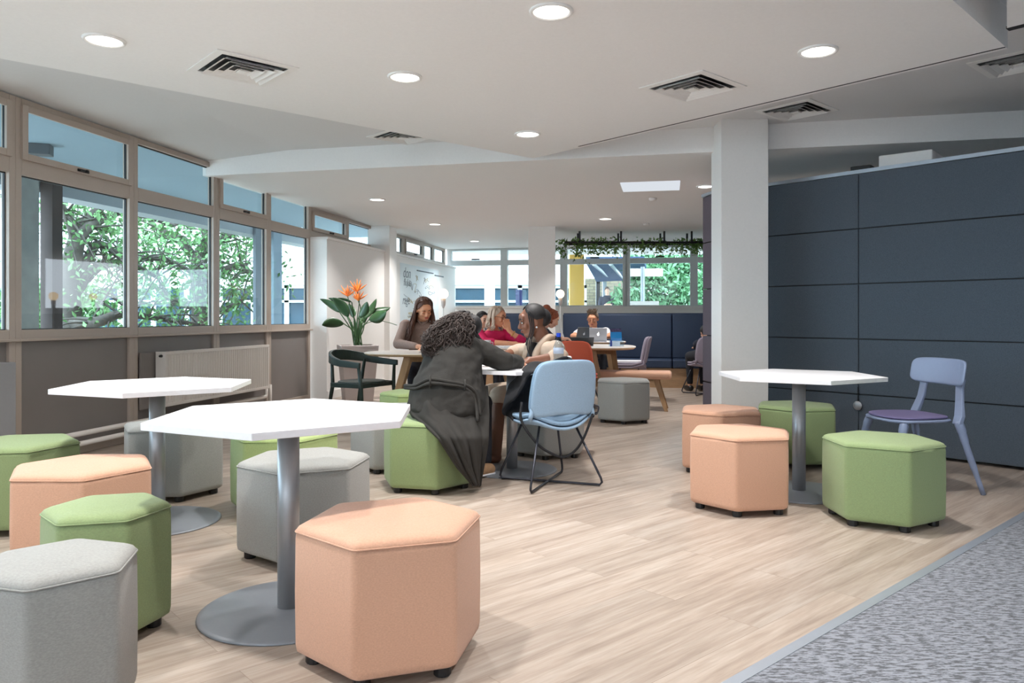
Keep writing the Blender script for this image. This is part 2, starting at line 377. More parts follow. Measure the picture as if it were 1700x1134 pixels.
for i in range(len(hi)-1): bay(9+i, hi[i], hi[i+1], sash=(i in (0, 3)), top=2.56, low=False)
# white lining box below the high windows, then the writing wall
bm = NB(); e = uL(738)[0]
wbox(bm, us[-1]+.03, e, -.05, .24, 0, 2.13); struct('wall_left', bm, MW)
bm = NB(); wbox(bm, us[-1]+.02, e, -.05, .262, 2.13, 2.165); struct('trim_3', bm, MW, bev=.004)
bm = NB(); wbox(bm, us[-1]+.03, e, .24, .255, 0, .11); struct('baseboard_left', bm, MW)
# solid end of the window wall behind the viewer and soffit infill above window heads
bm = NB(); wbox(bm, -12, lefts[0], -.06, .02, 0, 2.72); struct('wall_left_near', bm, MW)
# ---- column on the left, square column at the back, big column on the right
def column(px0, px1, d, dep, rz, top, name):
    x0 = (px0-850)/F*d; x1 = (px1-850)/F*d; wd = (x1-x0)
    bm = NB(); box(bm, 0, wd, 0, dep, 0, top, RZ(rz, (x0, d, 0))); return struct(name, bm, MW, bev=.006)
column(610, 648, 12.28, .42, -.12, ZB+.02, 'wall_column_left')
column(877, 922, 12.35, .6, -.05, ZB+.02, 'wall_column_back')
column(1197, 1275, 6.5, .36, -.03, ZU+.02, 'wall_column_right')
# ---- back wall with its windows
def bbox(bm, u0, u1, v0, v1, z0, z1): return box(bm, u0, u1, v0, v1, z0, z1, BM)
bm = NB(); bbox(bm, -.4, 10, -.15, 0, 0, 1.31); struct('wall_back', bm, MW)
bm = NB(); bbox(bm, -.4, 10, -.15, .03, 1.285, 1.315); struct('trim_4', bm, MW)
mul = [uB(p) for p in (744, 837, 936, 1040, 1152, 1262, 1370)]
for i in range(len(mul)-1):
    t = thing('window_%d' % (20+i), None, None); t['kind'] = 'structure'; u0, u1 = mul[i], mul[i+1]; e = .075
    f = NB()
    for a, b in ((u0-.02, u0+e), (u1-e, u1+.02)): bbox(f, a, b, -.1, .03, 1.31, ZB)
    bbox(f, u0+e, u1-e, -.1, .03, 2.20, 2.31); bbox(f, u0+e, u1-e, -.1, .03, ZB-.04, ZB); bbox(f, u0+e, u1-e, -.1, .03, 1.31, 1.34)
    mk('window_frame', f, MBFR, t, bev=.004)
    for a, b in ((1.34, 2.2), (2.31, ZB-.04)):
        g = NB(); bbox(g, u0+e, u1-e, -.05, -.044, a, b); mk('pane', g, MGLASS, t)
    m = (u0+u1)/2; g = NB(); bbox(g, m-.09, m+.09, .03, .045, 2.315, 2.345); mk('handle', g, MBLK, t)
# far right, behind the viewer: plain walls that close the room
bm = NB(); box(bm, 8.9, 9.05, -6, 15, 0, 3.1); struct('wall_right', bm, MW)
bm = NB(); box(bm, -8, 9, -6.1, -5.95, 0, 3.1); struct('wall_near', bm, MW)

# ---- downlights
def downlight(px, py, z, label, r=.105, real=True, loc=None):
    p = Vector(loc) if loc else PZ(px, py, z); z = p.z
    t = thing('downlight', label, 'ceiling light', (p.x, p.y, z), group='round recessed ceiling lights')
    if ORIG.get('dl') is None:
        b = NB(); lathe(b, [(r*.80, -.001), (r*.84, -.011), (r*.98, -.011), (r, -.004), (r, .012), (r*.8, .012)], n=40)
        tr = mk('trim_ring', b, MW, t, smooth=True)
        b = NB(); lathe(b, [(r*.82, .002), (r*.82, -.003), (r*.80, -.006)], n=40); ln = mk('diffuser', b, MLENS, t)
        ORIG['dl'] = (tr, ln)
    else:
        for o in ORIG['dl']:
            c = o.copy(); COL.objects.link(c); c.parent = t
    L = bpy.data.lights.new('downlight_lamp', 'AREA'); L.shape = 'DISK'; L.size = r*1.5; L.energy = LAMP_W*(1.25 if p.y > 7.5 else 1); L.color = (1.0, .97, .945); L.spread = math.radians(118)
    lo = bpy.data.objects.new('lamp_light', L); COL.objects.link(lo); lo.parent = t; lo.location = (0, 0, -.014)
    return t
ORIG = {}
downlight(173, 66, ZR, 'round downlight at the upper left of the ceiling')
downlight(915, 18, ZR, 'round downlight at the top centre, largest and nearest')
downlight(672, 127, ZR, 'round downlight left of centre, between the left ceiling vent and the raft corner')
downlight(1358, 84, ZR, 'round downlight at the upper right, beside the right ceiling vent')
downlight(876, 222, ZR, 'round downlight just in front of the pointed corner of the raft')
downlight(626, 331, ZB, 'round downlight in the low back ceiling near the left windows')
downlight(722, 372, ZB, 'small round downlight above the writing wall, beyond the left column')
downlight(788, 400, ZB, 'smallest round downlight, farthest away by the back windows')
downlight(1005, 363, ZB, 'small round downlight in the back ceiling before the ivy planter')
downlight(1172, 309, ZB, 'round downlight half hidden behind the right white column')
for i, (x, y) in enumerate(((-1.0, 2.2), (1.25, 2.0), (-2.9, .9), (-.4, -.6), (-3.0, 2.6))):
    downlight(0, 0, 0, 'round downlight above the top of the view, '+('over the front table', 'over the centre of the floor', 'over the near left stools', 'behind the viewer', 'by the near left windows')[i], loc=(x, y, ZR if i < 3 else ZR))
for i, (x, y) in enumerate(((3.6, 1.2), (5.0, 3.2), (2.2, -.8))):
    downlight(0, 0, 0, 'round downlight out of the view over the grey carpet, '+('nearest the metal strip', 'towards the right wall', 'behind the viewer')[i], loc=(x, y, ZU if i != 2 else ZU))
for i, (x, y) in enumerate(((3.4, 13.6), (1.2, 15.2), (-.2, 9.4), (.4, 12.9))):
    pass
# ---- square ceiling diffusers
def vent(px, py, z, label, sz=.39, a=math.radians(41.6)):
    p = PZ(px, py, z); t = thing('ceiling_vent', label, 'air vent', (p.x, p.y, p.z), a, group='square ceiling diffusers')
    if 'vent' not in ORIG:
        h = sz/2; b = NB()
        def sq(r, zz): return [(-r, -r, zz), (r, -r, zz), (r, r, zz), (-r, r, zz)]
        rings(b, [sq(h+.045, -.001), sq(h+.045, -.006), sq(h, -.008), sq(h, -.001)], False); fr = mk('frame', b, MW, t)
        b = NB(); box(b, -h, h, -h, h, -.002, .001); bk = mk('backing', b, MBLK, t)
        L = []
        for k in range(4):
            r = h-.012-k*.044; b = NB(); rings(b, [sq(r, -.024), sq(r-.003, -.024), sq(r-.034, -.003), sq(r-.031, -.003)], False); L.append(mk('louvre', b, MW, t))
        b = NB(); box(b, -.03, .03, -.03, .03, -.024, -.018); L.append(mk('louvre', b, MW, t))
        ORIG['vent'] = [fr, bk]+L
    else:
        for o in ORIG['vent']: c = o.copy(); COL.objects.link(c); c.parent = t
vent(403, 114, ZR, 'square ceiling vent between the two left downlights')
vent(1150, 144, ZR, 'square ceiling vent left of the upper right downlight')
vent(1322, 183, ZU, 'square ceiling vent beside the top of the right white column')
vent(1692, 103, ZU, 'square ceiling vent cut by the right edge of the view')
vent(668, 226, ZU, 'square ceiling vent mostly hidden by the raft edge')
p = PZ(1080, 309, ZB); bm = NB(); box(bm, -.32, .32, -.3, .3, -.008, 0, RZ(-.2, p)); b2 = single('light_panel', bm, emis('panel_light', (236, 242, 250), .85), 'flat square pale light panel in the low back ceiling', 'light panel', p, bev=.003)
for px, py, lb in ((1084, 329, 'small white smoke detector just beyond the square light panel'), (1073, 371, 'small white smoke detector nearer to the ivy planter')):
    p = PZ(px, py, ZB); bm = NB(); lathe(bm, [(.05, 0), (.05, -.02), (.03, -.035), (.001, -.036)], p, 20); single('smoke_detector', bm, MW, lb, 'smoke detector', p, smooth=True)

# ---- acoustic partition (navy felt panels with a plum end)
AP0 = Vector((3.33, 5.82, 0)); dA = Vector((-.88, 1, 0)); LA = dA.length; dA.normalize(); nA = Vector((-dA.y, dA.x, 0))
nA = nA if nA.y < 0 else -nA
AM = Matrix(((dA.x, nA.x, 0, AP0.x), (dA.y, nA.y, 0, AP0.y), (0, 0, 1, 0), (0, 0, 0, 1)))
ap = thing('acoustic_partition', 'tall freestanding wall of navy felt panels with a plum end, behind the right column', 'partition', AP0)
HT = 2.288; hp = HT/5
uE = 1.575*LA; E1 = AM @ Vector((uE, 0, 0)); E2 = Vector(((1166.5-850)/F*7.62, 7.62, 0)); E3 = E2+Vector((.55, .75, 0))
core = [AM @ Vector((-3.3, -.03, 0)), AM @ Vector((uE-.02, -.03, 0)), E2+Vector((.04, -.01, 0)), E3+Vector((.04, 0, 0)), Vector((6.6, 4.9, 0))]
bm = NB(); prism(bm, core, .02, HT-.04); mk('core', bm, MSHADOW, ap, world=True)
for c0, c1 in ((-3.3, -1.25), (-1.246, .521*LA-.003), (.521*LA+.003, uE)):
    for k in range(5):
        bm = NB(); box(bm, c0, c1, -.03, 0, k*hp+.005+(.02 if k == 0 else 0), (k+1)*hp-.004, AM); mk('navy_panel', bm, MNAVY, ap, bev=.004, world=True)
for a, b in ((E1, E2), (E2, E3)):
    d = (b-a).normalized(); n = Vector((-d.y, d.x, 0)); Mx = Matrix(((d.x, n.x, 0, a.x), (d.y, n.y, 0, a.y), (0, 0, 1, 0), (0, 0, 0, 1)))
    for k in range(5):
        bm = NB(); box(bm, .003, (b-a).length, 0, -.03, k*hp+.005+(.02 if k == 0 else 0), (k+1)*hp-.004, Mx); mk('plum_panel', bm, MPURP, ap, bev=.006, world=True)
bm = NB(); prism(bm, [AM @ Vector((-3.3, .005, 0)), AM @ Vector((uE+.01, .005, 0)), E2+Vector((-.012, 0, 0)), E3, Vector((6.6, 4.9, 0))], HT, HT+.03); mk('top_cap', bm, MSTRIP, ap, world=True)
bm = NB(); p = AM @ Vector((.521*LA, .012, 0)); tube(bm, [(p.x, p.y, .52), (p.x, p.y, .40)], .004, 6)
c = thing('hanging_tag', 'round grey tag hanging on a black cord from the navy felt panels', 'tag', (p.x, p.y, .33))
mk('cord', bm, MBLK, c, world=True)
bm = NB(); q = Vector((p.x, p.y, .365))+nA*.004; lathe(bm, [(.036, -.005), (.038, 0), (.036, .005), (.001, .005)], (0, 0, 0), 28); bm.transform(Matrix.Translation(q) @ Vector((0, 0, 1)).rotation_difference(nA).to_matrix().to_4x4()); mk('disc', bm, MSTEEL, c, smooth=True, world=True)
p = AM @ Vector((.521*LA+.02, -.12, 0)); bm = NB(); box(bm, -.08, .08, -.06, .06, HT+.03, HT+.075, RZ(-.7, p)); single('cable_box', bm, MBLK, 'small black box on top of the navy partition', 'box', (p.x, p.y, HT+.03), bev=.006)
bm = NB(); box(bm, -.2, .2, -.2, .2, HT+.03, HT+.14, RZ(-.72, AM @ Vector((.3*LA, -.32, 0)))); single('white_box', bm, MW, 'low white box lying on top of the navy partition', 'box', (3.0, 6.4, HT+.03), bev=.01)

# ---- radiator, backing panel and pipes by the windows
o_ = .16; u0 = uL(275, o_)[0]; u1 = uL(447, o_)[0]; zt = (wz(275, 584, o_)+wz(446, 572, o_))/2; zb = (wz(275, 677, o_)+wz(446, 644, o_))/2
rp = W0+dW*u0+nW*o_
t = thing('radiator', 'ribbed cream panel radiator fixed below the left windows', 'radiator', (rp.x, rp.y, 0), 0)
bm = NB(); n = 44
L = u1-u0; pts = []
for k in range(n*4+1):
    s = k/(n*4); q = (k % 4); pts.append((u0+.03+(L-.06)*s, o_-(.012 if q in (2, 3) else 0)))
prism(bm, pts+[(u1-.03, o_-.035), (u0+.03, o_-.035)], zb+.03, zt-.03, WM); mk('ribbed_panel', bm, MRAD, t, world=True)
bm = NB()
for q in ((u0, u1, zb, zb+.03), (u0, u1, zt-.03, zt), (u0, u0+.03, zb+.03, zt-.03), (u1-.03, u1, zb+.03, zt-.03)): wbox(bm, q[0], q[1], o_-.03, o_+.002, q[2], q[3])
mk('rim', bm, MRAD, t, bev=.004, world=True)
bm = NB(); wbox(bm, u0-.004, u0, o_-.10, o_, zb, zt); mk('side_cheek', bm, MRAD, t, world=True)
bm = NB(); wbox(bm, u1, u1+.004, o_-.10, o_, zb, zt); mk('side_cheek', bm, MRAD, t, world=True)
bm = NB()
for k in range(30): a = u0+L*k/30; wbox(bm, a, a+L/30*.5, o_-.095, o_-.03, zt-.012, zt-.004)
mk('top_grille', bm, MRAD, t, world=True)
bm = NB(); wbox(bm, u0+.02, u1-.02, o_-.11, o_-.095, zb+.02, zt-.02); mk('rear_panel', bm, MRAD, t, world=True)
bm = NB(); q = WM @ Vector((u0-.004, o_-.04, zt-.04)); cap(bm, q, q-dW*.02, .014, .012); mk('bleed_valve', bm, MBLK, t, world=True)
bm = NB(); wbox(bm, uL(227)[0], uL(262)[0]+.25, .022, .045, wz(227, 681), wz(227, 586)); single('radiator_backing_board', bm, MPANEL, 'taupe board fixed to the wall behind the radiator', 'board', WM @ Vector((uL(227)[0], .02, .4)), bev=.004)
bm = NB(); bm2 = NB()
ua, ub = uL(60, .1)[0], uL(445, .1)[0]
tube(bm, [WM @ Vector(q) for q in ((ua, .10, .175), (uL(262)[0], .10, .175), (ub-.12, .10, .175), (ub-.06, .10, .175), (ub-.04, .10, .2), (ub-.04, .10, zb+.0))], .021)
tube(bm2, [WM @ Vector(q) for q in ((ua, .10, .095), (ub+.03, .10, .095), (ub+.045, .10, .11), (ub+.045, .10, zb+.03))], .021)
single('heating_pipe', bm, MRAD, 'upper of two white heating pipes along the foot of the window wall', 'pipe', WM @ Vector((ua, .1, .17)), smooth=True)
single('heating_pipe', bm2, MRAD, 'lower of two white heating pipes along the foot of the window wall', 'pipe', WM @ Vector((ua, .1, .09)), smooth=True)
# low white boxing at the extreme left
bm = NB(); wbox(bm, uL(-90)[0], uL(27, .16)[0], .02, .16, .05, wz(15, 602, .16)); single('low_cabinet', bm, mat('grey_boxing', (150, 150, 152), .5), 'plain grey boxed cabinet at the left edge under the windows', 'cabinet', WM @ Vector((uL(-60)[0], .1, 0)), bev=.006)
# ---- writing on the wall beyond the left column
v_ = .2425
t = thing('wall_writing', 'pale mural of handwritten words and sketches on the wall behind the seated woman', 'wall graphic', WM @ Vector((uL(670, .24)[0], .24, 1.5)))
bm = NB(); ua, ub = uL(664, .24)[0], uL(728, .24)[0]; wbox(bm, ua, ub, .24, .2415, .75, 2.02); mk('backing_film', bm, mat('pale_film', (216, 226, 230), .4, var=.05, vscale=3), t, world=True)
MINK = mat('grey_marker', (110, 122, 132), .6); MINK2 = mat('ochre_marker', (196, 180, 130), .6)
rnd = random.Random(3)
def text(s, u, z, size, m, nm):
    cu = bpy.data.curves.new('t', 'FONT'); cu.body = s; cu.size = size; cu.shear = .2; cu.extrude = .0008
    to = bpy.data.objects.new('t', cu); COL.objects.link(to); dg = bpy.context.evaluated_depsgraph_get(); me = bpy.data.meshes.new_from_object(to.evaluated_get(dg)); bpy.data.objects.remove(to)
    bb = NB(); bb.from_mesh(me); bb.transform(WM @ Matrix(((1, 0, 0, u), (0, 0, 1, v_), (0, 1, 0, z), (0, 0, 0, 1)))); mk(nm, bb, m, t, world=True)
text('don', ua+.15, 1.78, .26, MINK, 'lettering'); text('fluke', ua+.18, 1.64, .18, MINK, 'lettering'); text('rage', ua+.12, 1.32, .22, MINK, 'lettering')
for i in range(34):
    u = rnd.uniform(ua+.2, ub-.3); z = rnd.uniform(.85, 1.85); pts = [(u+rnd.uniform(-.2, .2), v_, z+rnd.uniform(-.07, .07)) for k in range(5)]
    bb = NB(); tube(bb, [WM @ q for q in smoothpath(pts, 4)], .0035, 4); mk('sketch_line', bb, MINK if i % 3 else MINK2, t, world=True)
for zc, a, b in ((1.93, .9, 1.9), (1.9, 2.0, 2.6)):
    bb = NB(); wbox(bb, ua+a, ua+b, .2415, .25, zc, zc+.02); mk('black_rule', bb, MBLK, t, world=True)

# ================================================================== OUTSIDE
bm = NB(); box(bm, -60, 60, -20, 80, -.5, -.12); bm.faces.ensure_lookup_table(); struct('ground', bm, MGROUND)
bm = NB(); wbox(bm, -12, 9.2, -2.0, -.08, 2.72, 3.0); struct('exterior_soffit', bm, MSOFF)
bm = NB(); wbox(bm, -12, 9.2, -2.3, -2.0, 2.45, 3.05); struct('exterior_beam', bm, mat('grey_fascia', (176, 184, 190), .8))
def epost(p0, p1, v0, v1, m, nm):
    a = uL(p0, v0)[0]; b = max(uL(p1, v1)[0], a+.06); bm = NB(); wbox(bm, a, b, v0, v1, -.2, 2.72); struct(nm, bm, m)
epost(67, 104, -1.95, -1.8, MCONC, 'exterior_column'); epost(420, 436, -2.0, -1.95, mat('grey_post', (130, 140, 150), .8), 'exterior_column_far')
epost(450, 468, -2.0, -1.95, mat('blue_grey_post', (150, 168, 182), .8), 'exterior_column_end'); epost(20, 65, -1.94, -1.85, mat('pale_pier', (170, 172, 168), .9, var=.12, vscale=6), 'exterior_pier')
b_ = PZ(64, 240, 2.72); b_.z = 2.62; bm = NB(); box(bm, -.11, .11, -.07, .07, 0, .1, RZ(.3, b_)); single('soffit_light', bm, mat('dark_grey_housing', (92, 96, 100), .5), 'small dark box light fixed under the blue soffit outside the upper left window', 'outdoor light', b_, bev=.006)
def leafy(bm, pts, n, size, spread, rn):
    for i in range(n):
        c = Vector(rn.choice(pts))+Vector((rn.gauss(0, spread), rn.gauss(0, spread), rn.gauss(0, spread*.8)))
        s = size*rn.uniform(.6, 1.3); a = rn.uniform(0, 2*PI); q = Quaternion((rn.gauss(0, 1), rn.gauss(0, 1), rn.gauss(0, 1), rn.gauss(0, 1))).normalized()
        vs = [bm.verts.new(c+q @ Vector(v)) for v in ((-s, 0, 0), (-s*.2, -s*.45, s*.08), (s, 0, 0), (-s*.2, s*.45, s*.08))]
        bm.faces.new((vs[0], vs[1], vs[2])); bm.faces.new((vs[0], vs[2], vs[3]))
def tree(label, base, trunk, branches, nleaf, lsize, spread, rn, sub=3, lpts=None):
    t = thing('tree', label, 'tree', base)
    bm = NB(); pts = smoothpath(trunk, 5); r0 = .21
    tube(bm, pts, [r0*(1-.5*i/len(pts)) for i in range(len(pts))], 10)
    ends = []
    for br in branches:
        p = smoothpath(br, 5); tube(bm, p, [.085*(1-.75*i/len(p))+.008 for i in range(len(p))], 8)
        for j in range(4, len(p), 2):
            for k in range(sub):
                d = Vector((rn.gauss(0, .5), rn.gauss(0, .5), rn.gauss(.05, .45))); q = [p[j], p[j]+d*.5+Vector((0, 0, .06)), p[j]+d]
                tube(bm, smoothpath(q, 3), [.02, .017, .014, .012, .009, .006, .004][:7], 5); ends += [q[1], q[2], (q[1]+q[2])/2]
    mk('trunk_and_branches', bm, MBARK, t, smooth=True, world=True)
    bm = NB(); leafy(bm, ends, nleaf, lsize, spread, rn); o = mk('foliage', bm, MTREE, t, world=True); o['kind'] = 'stuff'
rn = random.Random(11)
D1 = 11.0
b0 = P(118, 700, D1); b0.z = -.15
tree('leafy tree with a forked trunk outside the left windows', b0, [b0, P(116, 560, D1), P(112, 470, D1), P(120, 430, D1), P(128, 395, D1)],
     [[P(118, 440, D1), P(140, 385, D1), P(175, 362, D1+.4), P(215, 352, D1+.8), P(290, 375, D1+1.4)],
      [P(122, 425, D1), P(122, 380, D1), P(100, 340, D1-.3), P(90, 310, D1-.6)],
      [P(112, 470, D1), P(145, 430, D1+.2), P(165, 405, D1+.4), P(205, 430, D1+.6), P(260, 460, D1+1)],
      [P(112, 500, D1), P(160, 445, D1+.5), P(200, 436, D1+1), P(270, 430, D1+1.5), P(350, 470, D1+2)],
      [P(112, 535, D1), P(160, 535, D1-.3), P(200, 522, D1), P(260, 528, D1+.4), P(330, 540, D1+1)],
      [P(128, 395, D1), P(150, 360, D1+.3), P(200, 330, D1+.6), P(300, 335, D1+1.6)]], 2700, .055, .22, rn)
D2 = 14.0
b1 = P(330, 640, D2); b1.z = -.15
tree('second leafy tree beyond the third left window', b1, [b1, P(335, 520, D2), P(330, 440, D2), P(345, 400, D2)],
     [[P(330, 440, D2), P(300, 400, D2), P(262, 380, D2), P(240, 350, D2)], [P(335, 430, D2), P(365, 400, D2), P(390, 385, D2), P(400, 360, D2)],
      [P(335, 470, D2), P(370, 450, D2), P(400, 440, D2), P(418, 455, D2)], [P(335, 510, D2), P(290, 500, D2), P(250, 470, D2)], [P(335, 520, D2), P(370, 515, D2), P(400, 500, D2)],
      [P(345, 400, D2), P(340, 360, D2), P(380, 340, D2)]], 3600, .06, .26, rn)
# hedge left of the trees, low
def hedge(label, pts, n, size, spread, m, seed, cat='hedge'):
    c = sum((Vector(q) for q in pts), Vector())/len(pts)
    bm = NB(); leafy(bm, pts, n, size, spread, random.Random(seed)); return single('hedge', bm, m, label, cat, (c.x, c.y, 0))
hedge('low green shrubs behind the trunk outside the nearest full left window', [P(x, y, 13.5) for x in range(20, 160, 15) for y in (500, 520, 545)], 2600, .07, .25, MTREE, 5, 'shrubs')
def building():
    t = thing('white_brick_building', 'white brick building with a band of ground-floor windows across the courtyard', 'building', (-10, 24, 0))
    bm = NB(); box(bm, -22, 2.0, 24, 25, 2.1, 9); mk('brick_wall', bm, MBRICK, t, world=True)
    bm = NB(); box(bm, -22, 2.0, 24.1, 24.9, -.2, .55); mk('plinth', bm, MBRICK, t, world=True)
    mg = mat('dim_window', (46, 66, 78), .5, var=.4, vscale=.9, spec=.15)
    x = -21.8
    while x < 1.9:
        bm = NB(); box(bm, x, x+1.05, 24.15, 24.2, .55, 2.1); o = mk('window', bm, mg, t, world=True)
        bm = NB()
        for q in ((x, x+.07, .55, 2.1), (x+.98, x+1.05, .55, 2.1), (x, x+1.05, 1.55, 1.62), (x, x+1.05, 2.0, 2.1)): box(bm, q[0], q[1], 24.08, 24.15, q[2], q[3])
        mk('glazing_bars', bm, MBFR, o, world=True); x += 1.05
building()
bm = NB(); pe = P(813, 400, 20); box(bm, pe.x-.13, pe.x+.13, 20, 20.26, -.2, 4); single('white_post', bm, MW, 'white post outside the first back window', 'post', (pe.x, 20, -.1))
pa, pb = P(946, 500, 18), P(970, 500, 18); bm = NB(); box(bm, pa.x, pb.x, 18, 18.35, -.2, 3.6); single('yellow_pillar', bm, MYEL, 'broad yellow pillar outside the back window', 'pillar', (pa.x, 18, -.1))
t = thing('canopy', 'dark blue roofed canopy beyond the yellow pillar', 'canopy', (3, 22, 0))
bm = NB(); a, b, c, d = P(972, 436, 19), P(1036, 436, 19), P(1040, 464, 27), P(990, 468, 27)
vs = [bm.verts.new(q) for q in (a, b+Vector((.5, 0, 0)), c+Vector((.8, 0, 0)), d)]+[bm.verts.new(q+Vector((0, 0, .15))) for q in (a, b+Vector((.5, 0, 0)), c+Vector((.8, 0, 0)), d)]
for f in ((0, 1, 2, 3), (4, 5, 6, 7), (0, 1, 5, 4), (1, 2, 6, 5), (2, 3, 7, 6), (3, 0, 4, 7)): bm.faces.new([vs[i] for i in f])
mk('roof', bm, MDKROOF, t, world=True)
for x0, x1 in ((985, 1012), (1013, 1034)):
    bm = NB(); tube(bm, [P(x0, 438, 19), P(x1, 461, 26)], .05, 6); mk('roof_strut', bm, MSTRIP, t, world=True)
for x_ in (993, 1004): bm = NB(); q = P(x_, 470, 24); box(bm, q.x-.06, q.x+.06, 24, 24.12, -.1, 2.2); mk('post', bm, MBLK if x_ == 993 else MSTRIP, t, world=True)
bm = NB(); a, b = P(972, 500, 28), P(1060, 500, 28); box(bm, a.x, b.x, 28, 28.3, -.1, 2.5); single('tan_brick_wall', bm, MTAN, 'tan brick wall at the back under the canopy', 'wall', (a.x, 28, 0))
hedge('tall green hedge outside the right half of the back windows', [P(x, y, 22) for x in range(1054, 1300, 10) for y in range(425, 540, 11)], 15000, .09, .17, MHEDGE, 9)
hedge('small green bush beside the figure outside', [P(x, y, 21) for x in range(1028, 1046, 6) for y in (488, 498, 508, 520)], 400, .10, .12, MHEDGE, 10, 'bush')
a, b = P(1046, 513, 18), P(1094, 500, 18); bm = NB(); box(bm, a.x, b.x, 18, 18.3, -.12, b.z); single('white_wall', bm, MW, 'low white wall outside at the foot of the hedge', 'wall', (a.x, 18, -.12))
q = P(1067, 500, 18.6); t = thing('sign', 'long blank white sign on a thin post in front of the hedge outside', 'sign', (q.x, q.y, -.12))
bm = NB(); tube(bm, [(q.x, q.y, -.12), (q.x, q.y, P(1067, 443, 18.6).z)], .05, 8); mk('post', bm, MSTRIP, t, world=True)
a, b = P(1042, 459, 18.7), P(1100, 446, 18.7); bm = NB(); box(bm, a.x, b.x, 18.66, 18.72, a.z, b.z); mk('panel', bm, MW, t, world=True)
a, b = P(856, 515, 19), P(867, 481, 19); bm = NB(); box(bm, a.x, b.x, 19, 19.05, -.12, b.z); single('blue_banner', bm, mat('navy_cloth', (36, 44, 92), .8), 'dark blue banner outside between the back window mullion and column', 'banner', (a.x, 19, a.z))
# ================================================================== FURNITURE
# ---- hexagonal stools
def hexpoly(R, a0=0, r=.03, k=4, off=0):
    """hexagon with rounded corners"""
    out = []; R = R-off
    for i in range(6):
        a = a0+i*PI/3; c = Vector((math.cos(a), math.sin(a), 0))*(R-r/math.cos(PI/6))
        for j in range(k+1):
            b = a-PI/6+PI/3*j/k; out.append(c+Vector((math.cos(b), math.sin(b), 0))*r)
    return out
def stool_proto(R, m, top=.42, bot=.034):
    t = thing('hexagonal_stool', 'x', 'stool')
    def ring(off, z, r=.03): return [(p.x, p.y, z) for p in hexpoly(R, 0, r, 4, off)]
    b = NB(); rings(b, [ring(.02, bot), ring(.004, bot+.01), ring(0, bot+.03), ring(-.002, (top+bot)/2), ring(0, top-.02), ring(.003, top)]); mk('side_cover', b, m, t, smooth=True)
    b = NB(); R_ = []
    for o, z in ((.001, top), (.002, top+.006), (.009, top+.015), (.024, top+.022), (.055, top+.026), (.11, top+.029), (R*.62, top+.031)): R_.append(ring(o, z, .03+o*.25))
    rings(b, R_); mk('seat_top', b, m, t, smooth=True)
    b = NB(); pts = [Vector((p.x, p.y, top+.001)) for p in hexpoly(R, 0, .03, 4, .0)]; pts.append(pts[0]); tube(b, pts, .0028, 6); mk('seam_piping', b, m, t, smooth=True)
    for i in range(6):
        b = NB(); c = Vector((math.cos(i*PI/3), math.sin(i*PI/3), 0))*(R-.062); lathe(b, [(.024, 0), (.027, .004), (.027, bot+.004)], c, 14); mk('foot', b, MBLK, t, smooth=False)
    return t
MLGREEN = mat('light_green_wool', (160, 178, 116), .9, var=.08, vscale=150, bump=.5, bscale=700, sheen=.2)
SP = {}
def stool(x, y, deg, m, label, small=False):
    key = (m.name, small)
    if key not in SP:
        o = stool_proto(.212 if small else .307, m); SP[key] = o
        o.location = (x, y, 0); o.rotation_euler = (0, 0, math.radians(deg)); o['label'] = label
    else: o = tree_copy(SP[key], (x, y, 0), math.radians(deg), label)
    o['group'] = 'hexagonal fabric stools'; return o
stool(-1.247, 2.092, 43.4, MGREY, 'pale grey fabric stool cut by the bottom left corner, nearest of all', True)
stool(-1.422, 2.686, 14.8, MGREEN, 'small green stool right behind the cut grey stool at lower left', True)
stool(-1.918, 3.422, 59.4, MPEACH, 'peach stool at the left, between two green stools')
stool(-2.62, 4.05, 12, MGREEN, 'green stool cut by the left edge, beside the heating pipes')
stool(-2.11, 4.77, 1, MGREY, 'grey stool behind the post of the rear left table, next to the radiator')
stool(-1.31, 4.40, 3, MLGREEN, 'light green stool half hidden behind the grey stool and front table')
stool(-.971, 3.592, 23.1, MGREY, 'grey stool standing right behind the post of the front left table')
stool(-.398, 2.516, 18.4, MPEACH, 'large peach stool in the centre foreground beside the front table')
stool(-.87, 5.60, 12, MGREY, 'grey stool left of the one the woman in the dark coat sits on')
stool(-.547, 4.977, 46.7, MGREEN, 'green stool carrying the woman in the long dark coat')
stool(.30, 6.13, 20, MGREY, 'grey stool under the woman in the beige trench coat')
stool(1.175, 8.07, 22.6, MGREY, 'grey stool standing alone in front of the peach bench')
stool(1.325, 4.45, 10.1, MPEACH, 'front peach stool at the right table, left of the post')
stool(1.50, 5.50, 16, MPEACH, 'rear peach stool at the right table, against the white column')
stool(2.14, 5.76, 10, MGREEN, 'darker green stool behind the post of the right table')
stool(2.01, 4.157, 29.8, MGREEN, 'big green stool at the front of the right table, beside the plastic chair')
stool(-.86, 6.75, 10, MLGREEN, 'light green stool peeping out left of the dark coat')

